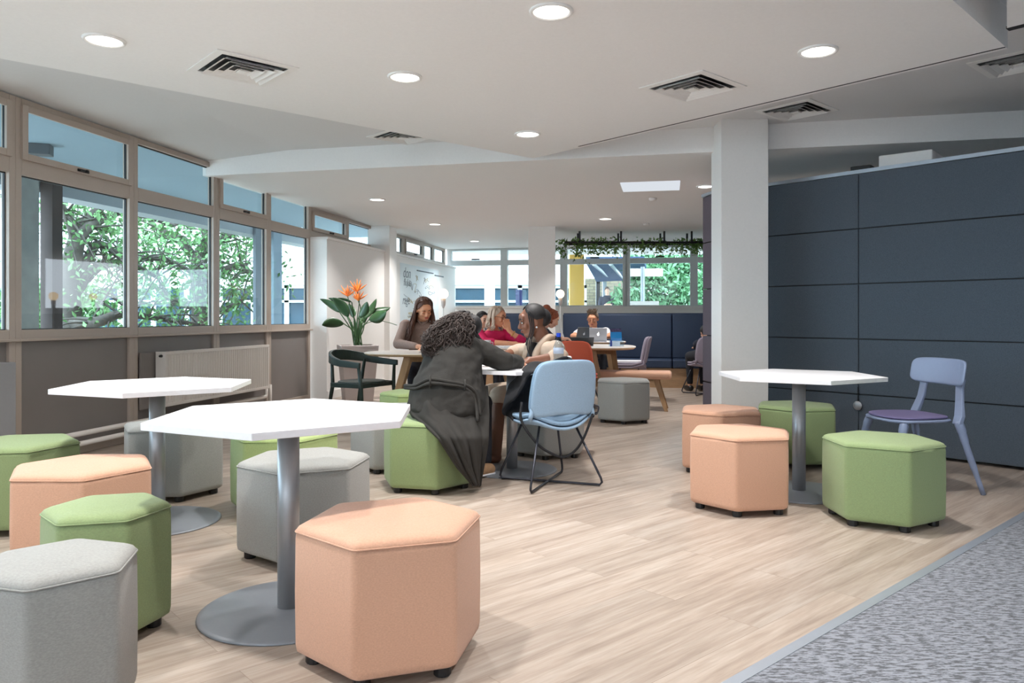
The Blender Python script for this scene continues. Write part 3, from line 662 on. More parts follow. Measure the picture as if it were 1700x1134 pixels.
# ---- white hexagonal pedestal tables
def hextable_proto():
    t = thing('hexagonal_table', 'x', 'table')
    R = .505
    b = NB(); prism(b, hexpoly(R, 0, .004, 1), .715, .74); mk('tabletop', b, MTOP, t, bev=.0015)
    b = NB(); lathe(b, [(.001, .708), (.17, .708), (.17, .715), (.001, .715)], n=32); mk('mounting_plate', b, MBASE, t)
    b = NB(); lathe(b, [(.040, .012), (.040, .709)], n=40); mk('post', b, MSTEEL, t, smooth=True)
    b = NB(); lathe(b, [(.32, 0), (.323, .004), (.318, .008), (.30, .011), (.06, .014), (.045, .016), (.001, .016)], n=64); mk('base_disc', b, MBASE, t, smooth=True)
    return t
T0 = hextable_proto(); T0.location = (-.839, 2.871, 0); T0.rotation_euler = (0, 0, math.radians(33.8)); T0['label'] = 'front left white hexagonal table on a steel post beside the large peach stool'
tree_copy(T0, (-1.902, 4.101, 0), math.radians(37.8), 'rear left white hexagonal table in front of the radiator')
tree_copy(T0, (1.80, 4.80, 0), math.radians(29), 'white hexagonal table on the right, before the navy partition')
tree_copy(T0, (0.0, 5.50, 0), math.radians(33), 'white hexagonal table where the woman in the dark coat works')
for o in bpy.data.objects:
    if o.name.startswith('hexagonal_table'): o['group'] = 'white hexagonal pedestal tables'

# ---- upholstered shell chair on a crossed rod frame
def shell_chair(loc, rz, m, mp, label, group=None):
    t = thing('shell_chair', label, 'chair', loc, rz, group)
    def sup(u, v, e=3.0):   # square to rounded square
        r = max(abs(u), abs(v)); 
        if r < 1e-6: return 0, 0
        n = (abs(u)**e+abs(v)**e)**(1/e); return u*r/n, v*r/n
    def seat(s, q):
        u, v = sup(s*2-1, q*2-1); wd = .235+.012*(-v)
        z = .437-.018*(1-u*u)*(1-v*v)+(-.035+.115*u*u)*max(0, -v-.15)/.85-.02*max(0, v-.6)
        return Vector((wd*u, .225*v, z))
    b = NB(); grid(b, seat, 16, 16); b.transform(Matrix.Translation((0, 0, .016))); solid(mk('seat_pad', b, m, t, smooth=True), .028, 1)
    b = NB(); grid(b, lambda s, q: seat(s, q)*1.0+Vector((0, 0, -.016)), 16, 16); solid(mk('seat_shell', b, mp, t, smooth=True), .022, 1)
    def back(s, q, k=0):
        u, v = sup(s*2-1, q*2-1, 5); h = (v+1)/2
        wd = .240-.030*h**2-.01*(1-h)**3; zb = .435+.045*(1-u*u)*(1-h)
        z = zb+(.830-.435)*h
        y = -.205-.075*h+.055*u*u+k
        return Vector((wd*u, y, z))
    b = NB(); grid(b, lambda s, q: back(s, q, .016), 16, 14); solid(mk('back_pad', b, m, t, smooth=True), .026, 1)
    b = NB(); grid(b, lambda s, q: back(s, q, -.012), 16, 14); solid(mk('back_shell', b, mp, t, smooth=True), .022, 1)
    for sx in (-1, 1):    # side links between seat and back
        b = NB(); tube(b, smoothpath([(sx*.20, -.12, .440), (sx*.226, -.175, .465), (sx*.215, -.175, .52)], 4), .014, 8); mk('back_bracket', b, mp, t, smooth=True)
    F4 = [(-.27, -.25), (.27, -.25), (.25, .26), (-.25, .26)]; T4 = [(-.13, -.11), (.13, -.11), (.13, .13), (-.13, .13)]
    for i, j in ((0, 2), (1, 3)):
        a, c = F4[i], F4[j]; p, q = T4[i], T4[j]; r = .008; z = .009 if i == 0 else .02
        path = [(p[0], p[1], .408), (p[0]+(a[0]-p[0])*.1, p[1]+(a[1]-p[1])*.1, .395)]
        ka = Vector((a[0], a[1], .012)); kc = Vector((c[0], c[1], .012)); up = Vector((p[0], p[1], .40)); uq = Vector((q[0], q[1], .40))
        path = [up, ka+(up-ka).normalized()*.05]+[ka+(up-ka).normalized()*.02+(kc-ka).normalized()*.006, ka+(kc-ka).normalized()*.03, ka+(kc-ka)*.45, ka+(kc-ka)*.55]
        path += [kc+(ka-kc).normalized()*.03, kc+(uq-kc).normalized()*.02+(ka-kc).normalized()*.006, kc+(uq-kc).normalized()*.05, uq]
        b = NB(); tube(b, path, r, 8); mk('rod_frame', b, MWIRE, t, smooth=True)
    b = NB(); tube(b, [(-.13, -.11, .404), (.13, -.11, .404)], .008, 8); tube(b, [(-.13, .13, .404), (.13, .13, .404)], .008, 8) if False else None; mk('cross_rod', b, MWIRE, t, smooth=True)
    return t
MBLUES = mat('pale_blue_piping_wool', (146, 172, 196), .85, var=.06, vscale=160)
bc = shell_chair((.245, 5.055, 0), math.radians(25.6), MBLUE, MBLUES, 'pale blue upholstered shell chair with a black coat over it, its back to the viewer')
lc = shell_chair((1.62, 10.5, 0), math.radians(82), MLILAC, MLILAC, 'lilac grey shell chair seen from the side beyond the peach bench', 'lilac grey shell chairs')
tree_copy(lc, (2.74, 10.85, 0), math.radians(12), 'lilac grey shell chair half hidden behind the plum end of the partition')
oc = shell_chair((.75, 8.58, 0), math.radians(-20), MORANGE, MORANGE, 'rust orange upholstered chair with its back to the viewer')
oc.scale = (.88, .9, 1.01)
# ---- papers on the lilac seat
bm = NB(); box(bm, 1.42, 1.78, 10.36, 10.62, .475, .50, None); single('loose_papers', bm, MPAPER, 'white papers lying on the seat of the lilac chair', 'papers', (1.6, 10.5, .475), bev=.004)

# ---- moulded plastic chair, right
def plastic_chair(loc, rz):
    t = thing('plastic_chair', 'blue grey moulded plastic chair with a violet seat pad facing the right table', 'chair', loc, rz)
    def sup(u, v, e=2.8):
        r = max(abs(u), abs(v)); n = (abs(u)**e+abs(v)**e)**(1/e) or 1; return u*r/n, v*r/n
    def seat(s, q, k=1, z0=.44):
        u, v = sup(s*2-1, q*2-1); return Vector((k*(.225+.02*v)*u, k*.225*v, z0-.006*(1-u*u)))
    b = NB(); grid(b, seat, 14, 14); solid(mk('seat', b, MPLAS, t, smooth=True), .02, 1)
    b = NB(); grid(b, lambda s, q: seat(s, q, .93, .459), 14, 14); solid(mk('seat_pad', b, MVIOLET, t, smooth=True), .018, 1)
    for sx in (-1, 1):
        b = NB(); tube(b, smoothpath([(sx*.17, .15, .435), (sx*.18, .17, .38), (sx*.195, .19, .28), (sx*.235, .245, -.010)], 5), [.022]*2+[.027]*4+[.024]*3+[.020]*4+[.016]*3, 10); mk('front_leg', b, MPLAS, t, smooth=True)
        b = NB(); tube(b, smoothpath([(sx*.205, -.185, .44), (sx*.215, -.205, .38), (sx*.23, -.235, .26), (sx*.265, -.315, -.010)], 5), [.024]*2+[.028]*4+[.024]*3+[.020]*4+[.015]*3, 10); mk('rear_leg', b, MPLAS, t, smooth=True)
        b = NB()
        R_ = []
        for z, x, y, hw, ht in ((.42, .205, -.185, .030, .017), (.47, .20, -.205, .034, .014), (.56, .175, -.225, .030, .011), (.64, .165, -.235, .030, .010), (.70, .165, -.24, .04, .009)):
            R_.append([(sx*x-hw, y-ht, z), (sx*x+hw, y-ht, z), (sx*x+hw, y+ht, z), (sx*x-hw, y+ht, z)])
        rings(b, R_); mk('back_post', b, MPLAS, t, bev=.006)
    def back(s, q):
        u, v = sup(s*2-1, q*2-1, 5.5 ); return Vector((.25*u, -.245-.03*(v+1)/2+.06*u*u, .735+.085*v+.0*u))
    b = NB(); grid(b, back, 18, 10); solid(mk('backrest', b, MPLAS, t, smooth=True), .016, 1)
    return t
plastic_chair((2.555, 4.93, .012), math.radians(99))

# ---- dark green wooden armchair, left
t = thing('wooden_armchair', 'dark green stained wooden armchair with a curved back beside the planter', 'armchair', (-1.52, 7.75, 0), math.radians(-118))
def slab(pts_in, name, z0f, th, hf):
    b = NB(); n = len(pts_in); R_ = []
    for i, p in enumerate(pts_in):
        a = pts_in[max(i-1, 0)]; c = pts_in[min(i+1, n-1)]; d = (Vector(c)-Vector(a)).normalized(); nn = Vector((-d.y, d.x, 0))*th/2; z0 = z0f(i/(n-1)); h = hf(i/(n-1)); q = Vector((p[0], p[1], 0))
        R_.append([q-nn+Vector((0, 0, z0)), q+nn+Vector((0, 0, z0)), q+nn*1.0+Vector((0, 0, z0+h)), q-nn+Vector((0, 0, z0+h))])
    rings(b, R_); return mk(name, b, MDGREEN, t, bev=.008, smooth=False)
arc = [(.30*math.cos(a), -.02+.30*math.sin(a)) for a in [PI-.0+PI*i/24 for i in range(25)]]
arc = [(-.30, .22), (-.30, .15), (-.30, .07)]+arc+[(.30, .07), (.30, .15), (.30, .22)]
slab(arc, 'curved_backrest', lambda s: .60+.055*math.sin(s*PI)**1.5, .03, lambda s: .055+.055*math.sin(s*PI)**1.2)
b = NB(); prism(b, [(.25*math.cos(a)*1.0, .0+.23*math.sin(a)) for a in [2*PI*i/28 for i in range(28)]], .435, .455); mk('seat', b, MDGREEN, t, bev=.006)
for sx in (-1, 1):
    b = NB(); tube(b, [(sx*.285, .19, .61), (sx*.26, .20, .40), (sx*.27, .24, 0)], [.016, .02, .014], 10); mk('leg', b, MDGREEN, t, smooth=True)
    b = NB(); tube(b, [(sx*.255, -.17, .66), (sx*.22, -.19, .42), (sx*.235, -.27, 0)], [.016, .02, .014], 10); mk('leg', b, MDGREEN, t, smooth=True)
    b = NB(); box(b, sx*.245-.012, sx*.245+.012, -.19, .20, .40, .445); mk('side_rail', b, MDGREEN, t, bev=.003)
for y in (-.19, .19): b = NB(); box(b, -.24, .24, y-.012, y+.012, .40, .44); mk('cross_rail', b, MDGREEN, t, bev=.003)

# ---- oval wood tables on splayed legs
def oval_table(loc, rz, L, Wd, label, legs, top=MCREAM):
    t = thing('oval_table', label, 'table', loc, rz)
    pl = [(L*abs(math.cos(a))**.75*(1 if math.cos(a) > 0 else -1), Wd*abs(math.sin(a))**.75*(1 if math.sin(a) > 0 else -1)) for a in [2*PI*i/72 for i in range(72)]]
    b = NB(); prism(b, pl, .735, .74); mk('laminate_surface', b, top, t)
    b = NB(); rings(b, [[(x*.955, y*.93, .71) for x, y in pl], [(x, y, .728) for x, y in pl], [(x, y, .735) for x, y in pl]]); mk('tabletop', b, MWOODL, t)
    for (x, y, fx, fy) in legs:
        b = NB(); R_ = []
        for k, hw, hd in ((0, .036, .02), (1, .028, .018)):
            cx, cy, z = (x, y, .71) if k == 0 else (fx, fy, 0); R_.append([(cx-hw, cy-hd, z), (cx+hw, cy-hd, z), (cx+hw, cy+hd, z), (cx-hw, cy+hd, z)])
        rings(b, R_[::-1]); mk('leg', b, MWOOD, t, bev=.004)
    b = NB(); box(b, min(l[0] for l in legs), max(l[0] for l in legs), -.03, .03, .64, .71); mk('rail', b, MWOOD, t, bev=.003)
    return t
oval_table((-.60, 7.85, 0), math.radians(4), .90, .48, 'long cream topped oval table with splayed oak legs behind the dark coat', [(-.45, -.26, -.65, -.30), (-.45, .26, -.65, .30), (.5, -.26, .68, -.3), (.5, .26, .68, .3)])
oval_table((-.30, 9.02, 0), math.radians(-3), .50, .40, 'cream topped oval table where the person in the magenta blouse leans', [(-.3, -.2, -.4, -.28), (-.3, .2, -.4, .28), (.3, -.2, .4, -.28), (.3, .2, .4, .28)])
oval_table((1.0, 9.45, 0), math.radians(-6), .52, .62, 'oval table with the acrylic sign holder on it, over the peach bench', [(.0, -.44, .14, -.53), (-.3, -.42, -.42, -.5), (.25, .3, .35, .4), (-.3, .3, -.4, .4)])
oval_table((1.05, 11.25, 0), math.radians(-6), .62, .42, 'far oval table with the two open laptops, before the navy bench', [(-.35, -.2, -.45, -.3), (.35, -.2, .45, -.3), (-.35, .2, -.45, .3), (.35, .2, .45, .3)])

# ---- peach bench on oak legs
t = thing('upholstered_bench', 'peach upholstered bench on splayed oak legs beside the lone grey stool', 'bench', (1.22, 9.18, 0), math.radians(-12))
b = NB(); box(b, -.68, .68, -.19, .19, .37, .455); mk('seat', b, MPEACH, t, bev=.03, seg=4, smooth=True)
b = NB(); box(b, -.55, .55, -.04, .04, .335, .37); mk('rail', b, MWOOD, t)
for sx in (-1, 1):
    for sy in (-1, 1):
        b = NB(); rings(b, [[(sx*.62-.022, sy*.17-.016, 0), (sx*.62+.022, sy*.17-.016, 0), (sx*.62+.022, sy*.17+.016, 0), (sx*.62-.022, sy*.17+.016, 0)], [(sx*.50-.034, sy*.10-.018, .37), (sx*.50+.034, sy*.10-.018, .37), (sx*.50+.034, sy*.10+.018, .37), (sx*.50-.034, sy*.10+.018, .37)]]); mk('leg', b, MWOOD, t, bev=.004)

# ---- built-in navy bench along the back
BF = Vector((2.33, 11.84, 0)); db = Vector((1, -.2, 0)).normalized(); nb = Vector((.2, 1, 0)).normalized()
NM = Matrix(((db.x, nb.x, 0, BF.x), (db.y, nb.y, 0, BF.y), (0, 0, 1, 0), (0, 0, 0, 1)))
t = thing('banquette', 'long navy leather bench with an oak plinth along the back windows', 'bench', BF)
MBOAK = mat('bench_oak', (172, 138, 104), .5, var=.12, vscale=5, stretch=(1, 8, 8))
for a, c in ((-2.95, -2.18), (-1.62, 3.2)):
    b = NB(); box(b, a, c, .03, .60, 0, .30, NM); mk('oak_plinth', b, MBOAK, t, world=True)
    b = NB(); box(b, a, c, .60, .66, 0, 1.16, NM); mk('back_panel', b, MBENCH, t, world=True)
for a, c in ((-2.95, -2.18), (-1.62, .145), (.155, 3.2)):
    b = NB(); box(b, a, c, -.01, .50, .305, .435, NM); mk('seat_cushion', b, MBENCH, t, bev=.02, seg=3, world=True)
    b = NB(); box(b, a, c, .49, .60, .435, 1.145, NM); mk('back_cushion', b, MBENCH, t, bev=.02, seg=3, world=True)

# ---- globe lamps on the tables
for px, d, lb in ((736, 8.05, 'glowing globe lamp on a thin stem near the writing wall'), (930, 9.65, 'glowing globe lamp on a thin stem in front of the square back column')):
    c = P(px, 488, d); t = thing('globe_lamp', lb, 'lamp', (c.x, c.y, .74), group='globe lamps')
    z = c.z-.74
    b = NB(); lathe(b, [(.06, 0), (.06, .008), (.01, .014)], n=24); mk('base', b, MSTRIP, t, smooth=True)
    b = NB(); tube(b, [(0, 0, .01), (0, 0, z-.09)], .006, 8); mk('stem', b, MW, t, smooth=True)
    b = NB(); lathe(b, [(.008, z-.15), (.022, z-.12), (.026, z-.05), (.018, z-.045)], n=16); mk('socket', b, MPLANTER, t, smooth=True)
    b = NB(); ell(b, (0, 0, z), (.052,)*3); mk('globe', b, MGLOBE, t, smooth=True)

# ---- planter with bird of paradise
pc = Vector((-1.98, 9.80, 0)); t = thing('planter', 'tall pale tapered planter in the corner behind the armchair', 'planter', pc, math.radians(20))
b = NB(); 
def sq(r, z): return [(-r, -r, z), (r, -r, z), (r, r, z), (-r, r, z)]
rings(b, [sq(.17, 0), sq(.235, .74), sq(.215, .74), sq(.205, .69)]); mk('pot', b, MPLANTER, t, bev=.006)
b = NB(); box(b, -.2, .2, -.2, .2, .69, .70); mk('soil', b, mat('soil', (58, 46, 38), .95, var=.3), t)
def IP(x, y, dd=0): return P(520+x/5.157, 460+y/5.157, 9.80+dd)
t = thing('bird_of_paradise', 'orange flowered bird of paradise plant standing in the planter', 'plant', (pc.x, pc.y, .70))
def leaf(a, c, wd, bend, dd0=0, dd1=0):
    A, B_ = IP(*a, dd0), IP(*c, dd1); ax = B_-A; L = ax.length; ax.normalize(); side = ax.cross(Vector((0, 1, 0))).normalized()*.9+Vector((0, .45, 0)); side.normalize(); up = side.cross(ax); W_ = wd/5.157/F*9.8
    def f(s, q):
        u = s*2-1; pr = 1.5*math.sin(PI*min(1, q*.98+.01)**.85)**.75
        return A+ax*L*q+side*u*W_*pr+up*(.12*L*math.sin(q*PI)*bend+abs(u)*W_*.35*pr)
    b = NB(); grid(b, f, 4, 12); o = mk('leaf', b, MLEAF, t, smooth=True, world=True); solid(o, .002)
    b = NB(); tube(b, smoothpath([Vector((pc.x+random.uniform(-.05, .05), pc.y+random.uniform(-.05, .05), .70)), IP(375+(a[0]-375)*.25, 470, dd0*.5), A], 5), .007, 6); mk('leaf_stem', b, MSTEM, t, smooth=True, world=True)
leaf((300, 340), (165, 178), 36, .4, -.05, -.1); leaf((225, 300), (58, 188), 24, .5, .05, .1); leaf((262, 398), (76, 412), 32, 1.2, -.1, -.25)
leaf((395, 345), (462, 212), 30, .3, -.12, -.2); leaf((430, 355), (542, 185), 24, .4, .05, .15); leaf((488, 295), (660, 262), 26, .8, .1, .2)
leaf((476, 365), (625, 293), 38, .6, -.1, -.15); leaf((345, 345), (300, 230), 26, .3, .1, .2); leaf((400, 400), (440, 300), 22, .3, .15, .2); leaf((330, 215), (210, 180), 9, .4, 0, 0); leaf((250, 240), (130, 180), 16, .3, .2, .25)
b = NB(); tube(b, smoothpath([Vector((pc.x, pc.y, .7)), IP(430, 420), IP(550, 375), IP(640, 388), IP(717, 412)], 5), .005, 6); mk('leaf_stem', b, MSTEM, t, smooth=True, world=True)
for k in range(12):
    b = NB(); x = 375+random.uniform(-45, 45); tube(b, smoothpath([Vector((pc.x+random.uniform(-.07, .07), pc.y+random.uniform(-.07, .07), .70)), IP(x, 480), IP(375+(x-375)*1.5, 370+random.uniform(-40, 40))], 4), .008, 6); mk('leaf_stem', b, MSTEM, t, smooth=True, world=True)
for fx, fy in ((295, 165), (375, 125), (385, 200)):
    c = IP(fx, fy, -.05); b = NB(); tube(b, smoothpath([Vector((pc.x, pc.y, .7)), IP(370, 420), IP(fx+20, fy+80), c], 5), .006, 6); mk('flower_stem', b, MSTEM, t, smooth=True, world=True)
    b = NB()
    for k in range(7):
        a = -1.1+2.2*k/6; d = Vector((math.sin(a)*.7, random.uniform(-.3, .3), math.cos(a))).normalized()*random.uniform(.10, .17); m_ = c+d*.5; q = Vector((.014, 0, 0)) if abs(d.x) < .1 else Vector((0, .014, 0)); q2 = d.normalized().cross(Vector((0, 1, 0))).normalized()*.013
        cap(b, c, m_, .006, .011, 6); cap(b, m_, c+d, .011, .002, 6)
    mk('flower', b, MPETAL, t, smooth=True, world=True)

# ---- hanging planter with ivy
t = thing('hanging_planter', 'black hanging rack trailing green ivy before the back windows', 'hanging planter', P(1050, 400, 13.2))
xa, xb = P(938, 402, 13.2).x, 4.4; zr = 2.37
for k, y in enumerate((13.05, 13.4)):
    b = NB(); tube(b, [(xa, y, zr), (xb, y, zr)], .02, 6); mk('rack_bar', b, MBLK, t, world=True)
for x in (xa, xb):
    b = NB(); tube(b, [(x, 13.05, zr), (x, 13.4, zr)], .02, 6); mk('rack_bar', b, MBLK, t, world=True)
for px in (961, 1029, 1100, 1145):
    for y in (13.05, 13.4):
        x = (px-850)/F*13.2; b = NB(); tube(b, [(x, y, zr), (x, y, ZB)], .018, 6); mk('rod', b, MBLK, t, world=True)
b = NB(); rn = random.Random(21); pts = []
for i in range(90):
    x = rn.uniform(xa-.12, xb); y = rn.uniform(13.02, 13.43); L = rn.uniform(.08, .26)*(1.4 if x < xa+.3 else 1)
    for k in range(6): pts.append((x+rn.uniform(-.04, .04), y, zr+.045-L*k/5))
leafy(b, pts, 2500, .033, .03, rn); o = mk('ivy', b, MIVY, t, world=True); o['kind'] = 'stuff'

# ---- small things on the tables
def laptop(c, rz, ang, m, label, w_=.32, h_=.22, logo=False, mlogo=None, scr=MBLK):
    t = thing('laptop', label, 'laptop', c, rz)
    b = NB(); box(b, -w_/2, w_/2, 0, h_, 0, .014); mk('base', b, m, t, bev=.003)
    M = Matrix.Translation((0, 0, .014)) @ Matrix.Rotation(ang, 4, 'X')
    b = NB(); box(b, -w_/2, w_/2, -.006, 0, 0, h_, M); l = mk('lid', b, m, t, bev=.002)
    b = NB(); box(b, -w_/2+.01, w_/2-.01, 0, .001, .01, h_-.01, M); mk('screen', b, scr, l)
    if logo:
        b = NB(); ell(b, (0, -.0075, h_*.5), (.016, .002, .018)); ell(b, (.006, -.0075, h_*.5+.026), (.004, .0015, .008)); b.transform(M); mk('emblem', b, mlogo, l)
    return t
MDELL = mat('dark_grey_metal', (84, 90, 96), .4, metal=.3); MSIL = mat('silver_aluminium', (200, 204, 212), .35, metal=.3)
MLOGO = emis('backlit_emblem', (255, 255, 255), 3)
c = P(967, 563, 11.1); laptop((c.x, c.y, .74), .45, .35, MDELL, 'dark grey open laptop, left of the silver one, lid tilted', .24, .21, True, MSIL)
c = P(993, 567, 11.0); laptop((c.x, c.y, .74), -.12, .18, MSIL, 'silver open laptop with a glowing emblem before the man in white', .25, .19, True, MLOGO)
c = P(958, 575, 9.45); laptop((c.x, c.y, .74), -.05, 1.05, MDELL, 'dark grey laptop with a low lid behind the orange chair', .40, .20)
t = thing('leaflet_holder', 'clear stand with a blue leaflet to the right of the silver laptop', 'leaflet stand', (1.52, 11.15, .74), .15)
Mx = Matrix.Rotation(-.2, 4, 'X')
b = NB(); box(b, -.09, .09, -.004, 0, 0, .20, Mx); box(b, -.09, .09, 0, .09, 0, .004); mk('holder', b, MACR, t)
b = NB(); box(b, -.085, .085, -.006, -.0045, .01, .14, Mx); mk('blue_leaflet', b, mat('leaflet_blue', (30, 130, 200), .4), t)
b = NB(); box(b, -.085, .085, -.006, -.0045, .14, .19, Mx); mk('leaflet_photo', b, mat('leaflet_dark', (70, 64, 100), .4, var=.6, vscale=40), t)
t = thing('sign_holder', 'clear acrylic box with small cards on the right end of the oval table', 'sign holder', (1.27, 9.32, .74), -.1)
b = NB()
for q in ((-.09, .09, -.03, -.028, 0, .10), (-.09, .09, .03, .032, 0, .10), (-.09, -.088, -.03, .03, 0, .10), (.088, .09, -.03, .03, 0, .10)): box(b, *q)
mk('box', b, MACR, t); b = NB(); box(b, -.05, .045, -.01, -.006, 0, .06); mk('card', b, MPAPER, t); b = NB(); box(b, -.075, -.05, -.015, .01, 0, .075); mk('blue_card', b, mat('card_blue', (50, 70, 150), .5), t)
for (x, y, d, a, w_, h_, lb) in ((948, 575, 9.1, .1, .26, .2, 'white paper sheet on the oval table left of the orange chair'), (1006, 571, 10.95, 0, .2, .12, 'white paper sheet in front of the silver laptop')):
    c = P(x, y, d); b = NB(); box(b, -w_/2, w_/2, -h_/2, h_/2, .74, .743, RZ(a, (c.x, c.y, 0))); single('paper_sheet', b, MPAPER, lb, 'paper', (c.x, c.y, .74))
for (x, y, a, s, lb) in ((-.10, 5.28, .3, .21, 'white worksheet on the white table under the dark sleeve'), (.12, 5.62, -.3, .21, 'white worksheet under the hand of the woman in beige'), (-.22, 5.62, .9, .2, 'white worksheet at the left side of the work table')):
    b = NB(); box(b, -s*.7, s*.7, -s/2, s/2, .7402, .742, RZ(a, (x, y, 0))); single('worksheet', b, MPAPER, lb, 'paper', (x, y, .74))
b = NB(); p = PZ(872, 607, .744); box(b, -.06, .06, -.03, .03, .742, .745, RZ(.3, (p.x, p.y, 0))); single('pink_drawing', b, mat('pink_ink', (214, 92, 180), .6, var=.4, vscale=80), 'bright pink drawing slip under the brown fingers on the white table', 'paper', (p.x, p.y, .742))
t = thing('open_book', 'white open book lying on the table in front of the woman in pink', 'book', (-.12, 8.95, .74), -.1)
b = NB(); box(b, -.22, .0, -.14, .14, 0, .02); mk('left_pages', b, MPAPER, t, bev=.006); b = NB(); box(b, 0, .22, -.14, .14, 0, .02); mk('right_pages', b, MPAPER, t, bev=.006)
c = P(809, 572, 8.85); t = thing('cup', 'white cup behind the dark shoulder, before the pink top', 'cup', (c.x, c.y, .74))
b = NB(); lathe(b, [(.03, 0), (.042, .09), (.038, .09), (.027, .006)], n=20); mk('body', b, MTOP, t, smooth=True); b = NB(); tube(b, smoothpath([(.038, 0, .07), (.065, 0, .06), (.06, 0, .03), (.034, 0, .025)], 4), .005, 6); mk('handle', b, MTOP, t, smooth=True)
# bottle
MBOT = glass_mat('clear_bottle', (222, 232, 240)); c = PZ(926, 611, .74); c = Vector((.33, 5.42, .74))
t = thing('water_bottle', 'clear plastic water bottle with a blue cap behind the blue chair', 'bottle', c)
b = NB(); lathe(b, [(.001, 0), (.034, 0), (.037, .01), (.037, .06), (.034, .07), (.037, .08), (.037, .15), (.02, .195), (.014, .20), (.014, .22)], n=24); mk('body', b, MBOT, t, smooth=True)
b = NB(); lathe(b, [(.038, .10), (.038, .14)], n=24); mk('label_band', b, mat('pale_label', (170, 184, 204), .3), t, smooth=True)
b = NB(); lathe(b, [(.016, .218), (.016, .245), (.001, .246)], n=16); mk('cap', b, mat('cap_blue', (24, 70, 200), .4), t)
c = Vector((.385, 5.16, .74)); t = thing('metal_flask', 'small silver flask top beside the black bag behind the blue chair', 'flask', (c.x, c.y, .74))
b = NB(); lathe(b, [(.016, 0), (.018, .004), (.018, .075)], n=18); mk('body', b, MSIL, t, smooth=True); b = NB(); lathe(b, [(.017, .075), (.017, .09), (.010, .096)], n=18); mk('lid', b, MTOP, t, smooth=True)
# ---- black coat over the blue chair, bag, straps
MBCLOTH = mat('black_cloth', (30, 31, 35), .9, var=.2, vscale=30, bump=.4, bscale=60)
t = thing('black_coat', 'black coat heaped over the left side of the blue shell chair', 'coat', (.0, 5.2, .5))
ctl = [[(945, 594, 5.06), (912, 604, 4.98), (885, 618, 4.96), (868, 640, 5.0)], [(935, 600, 5.10), (890, 603, 5.06), (862, 625, 5.06), (852, 665, 5.02)], [(925, 606, 5.2), (872, 608, 5.16), (846, 640, 5.12), (834, 684, 5.08)], [(930, 640, 5.28), (880, 640, 5.26), (850, 670, 5.2), (838, 692, 5.14)], [(935, 692, 5.2), (900, 694, 5.16), (870, 698, 5.1), (852, 696, 5.02)]]
def bil(s, q):
    a = q*4; i = min(3, int(a)); fa = a-i; c = s*3; j = min(2, int(c)); fc = c-j
    g = lambda i, j: P(*ctl[i][j])
    p = (g(i, j)*(1-fc)+g(i, j+1)*fc)*(1-fa)+(g(i+1, j)*(1-fc)+g(i+1, j+1)*fc)*fa
    return p+Vector((0, .012*math.sin(s*17+q*5), .010*math.sin(q*14+s*9)))
b = NB(); grid(b, bil, 24, 30); o = mk('folds', b, MBCLOTH, t, smooth=True, world=True); solid(o, .02, 1)
b = NB(); ell(b, P(938, 605, 5.13), (.065, .05, .055)); o = mk('hood', b, MBCLOTH, t, smooth=True, world=True)
t = thing('shoulder_strap', 'black strap and buckle looping down under the blue chair seat', 'strap', P(930, 757, 4.9))
b = NB(); tube(b, smoothpath([P(866, 668, 4.93), P(866, 700, 4.88), P(893, 738, 4.86), P(918, 754, 4.9), P(936, 759, 4.95), P(955, 748, 4.97), P(970, 725, 4.96), P(983, 690, 4.98), P(986, 672, 5.05)], 6), .0085, 8); mk('strap', b, MBCLOTH, t, smooth=True, world=True)
b = NB(); tube(b, smoothpath([P(986, 672, 5.05), P(994, 676, 5.05), P(990, 688, 5.05), P(984, 682, 5.05)], 4), .005, 6); mk('buckle', b, MWIRE, t, smooth=True, world=True)
# ================================================================== PEOPLE
def skin(n, c): return mat(n, c, .5, var=.04, vscale=25)
SK_L = skin('light_skin', (222, 172, 146)); SK_W = skin('warm_skin', (224, 160, 124)); SK_B = skin('brown_skin', (122, 80, 60))
MEYE = mat('eye_dark', (30, 24, 22), .2); MEYEW = mat('eye_white', (225, 222, 218), .3); MBROW = mat('brow_hair', (62, 44, 34), .8); MGLA = mat('spectacle_frame', (60, 34, 34), .4)
def hmat(n, c): return mat(n, c, .62, var=.35, vscale=40, stretch=(1, 1, .15))
HB = hmat('brown_hair', (82, 50, 36)); HC = hmat('dark_curly_hair', (60, 49, 45)); HK = hmat('black_hair', (26, 24, 26)); HBL = hmat('ash_blonde_hair', (188, 168, 150)); HG = hmat('ginger_hair', (128, 62, 34)); HM = hmat('mousy_hair', (96, 78, 62))
def headM(c, yaw, pitch, roll=0, s=1):
    """head frame: +y the face, +z the crown; yaw = direction of the face in plan"""
    return Matrix.Translation(c) @ Matrix.Rotation(yaw-PI/2, 4, 'Z') @ Matrix.Rotation(-pitch, 4, 'X') @ Matrix.Rotation(roll, 4, 'Y') @ Matrix.Diagonal((s, s, s, 1))
def add_head(bm, M):
    b = NB()
    ell(b, (0, -.012, .022), (.074, .093, .088)); ell(b, (0, .018, -.035), (.058, .066, .072)); ell(b, (0, .045, -.085), (.030, .034, .026))
    for s in (-1, 1): ell(b, (s*.034, .062, -.025), (.024, .022, .026)); ell(b, (s*.075, -.008, -.012), (.010, .018, .030)); cap(b, (s*.05, .02, -.07), (s*.02, .055, -.09), .018, .016, 8); ell(b, (s*.03, .078, .020), (.024, .012, .010))
    cap(b, (0, .080, .018), (0, .100, -.026), .008, .014, 8); ell(b, (0, .092, -.031), (.017, .012, .009)); ell(b, (0, .082, -.058), (.022, .011, .013)); ell(b, (0, .07, .04), (.05, .02, .03))
    me = bpy.data.meshes.new('t'); b.transform(M); b.to_mesh(me); b.free(); bm.from_mesh(me); bpy.data.meshes.remove(me)
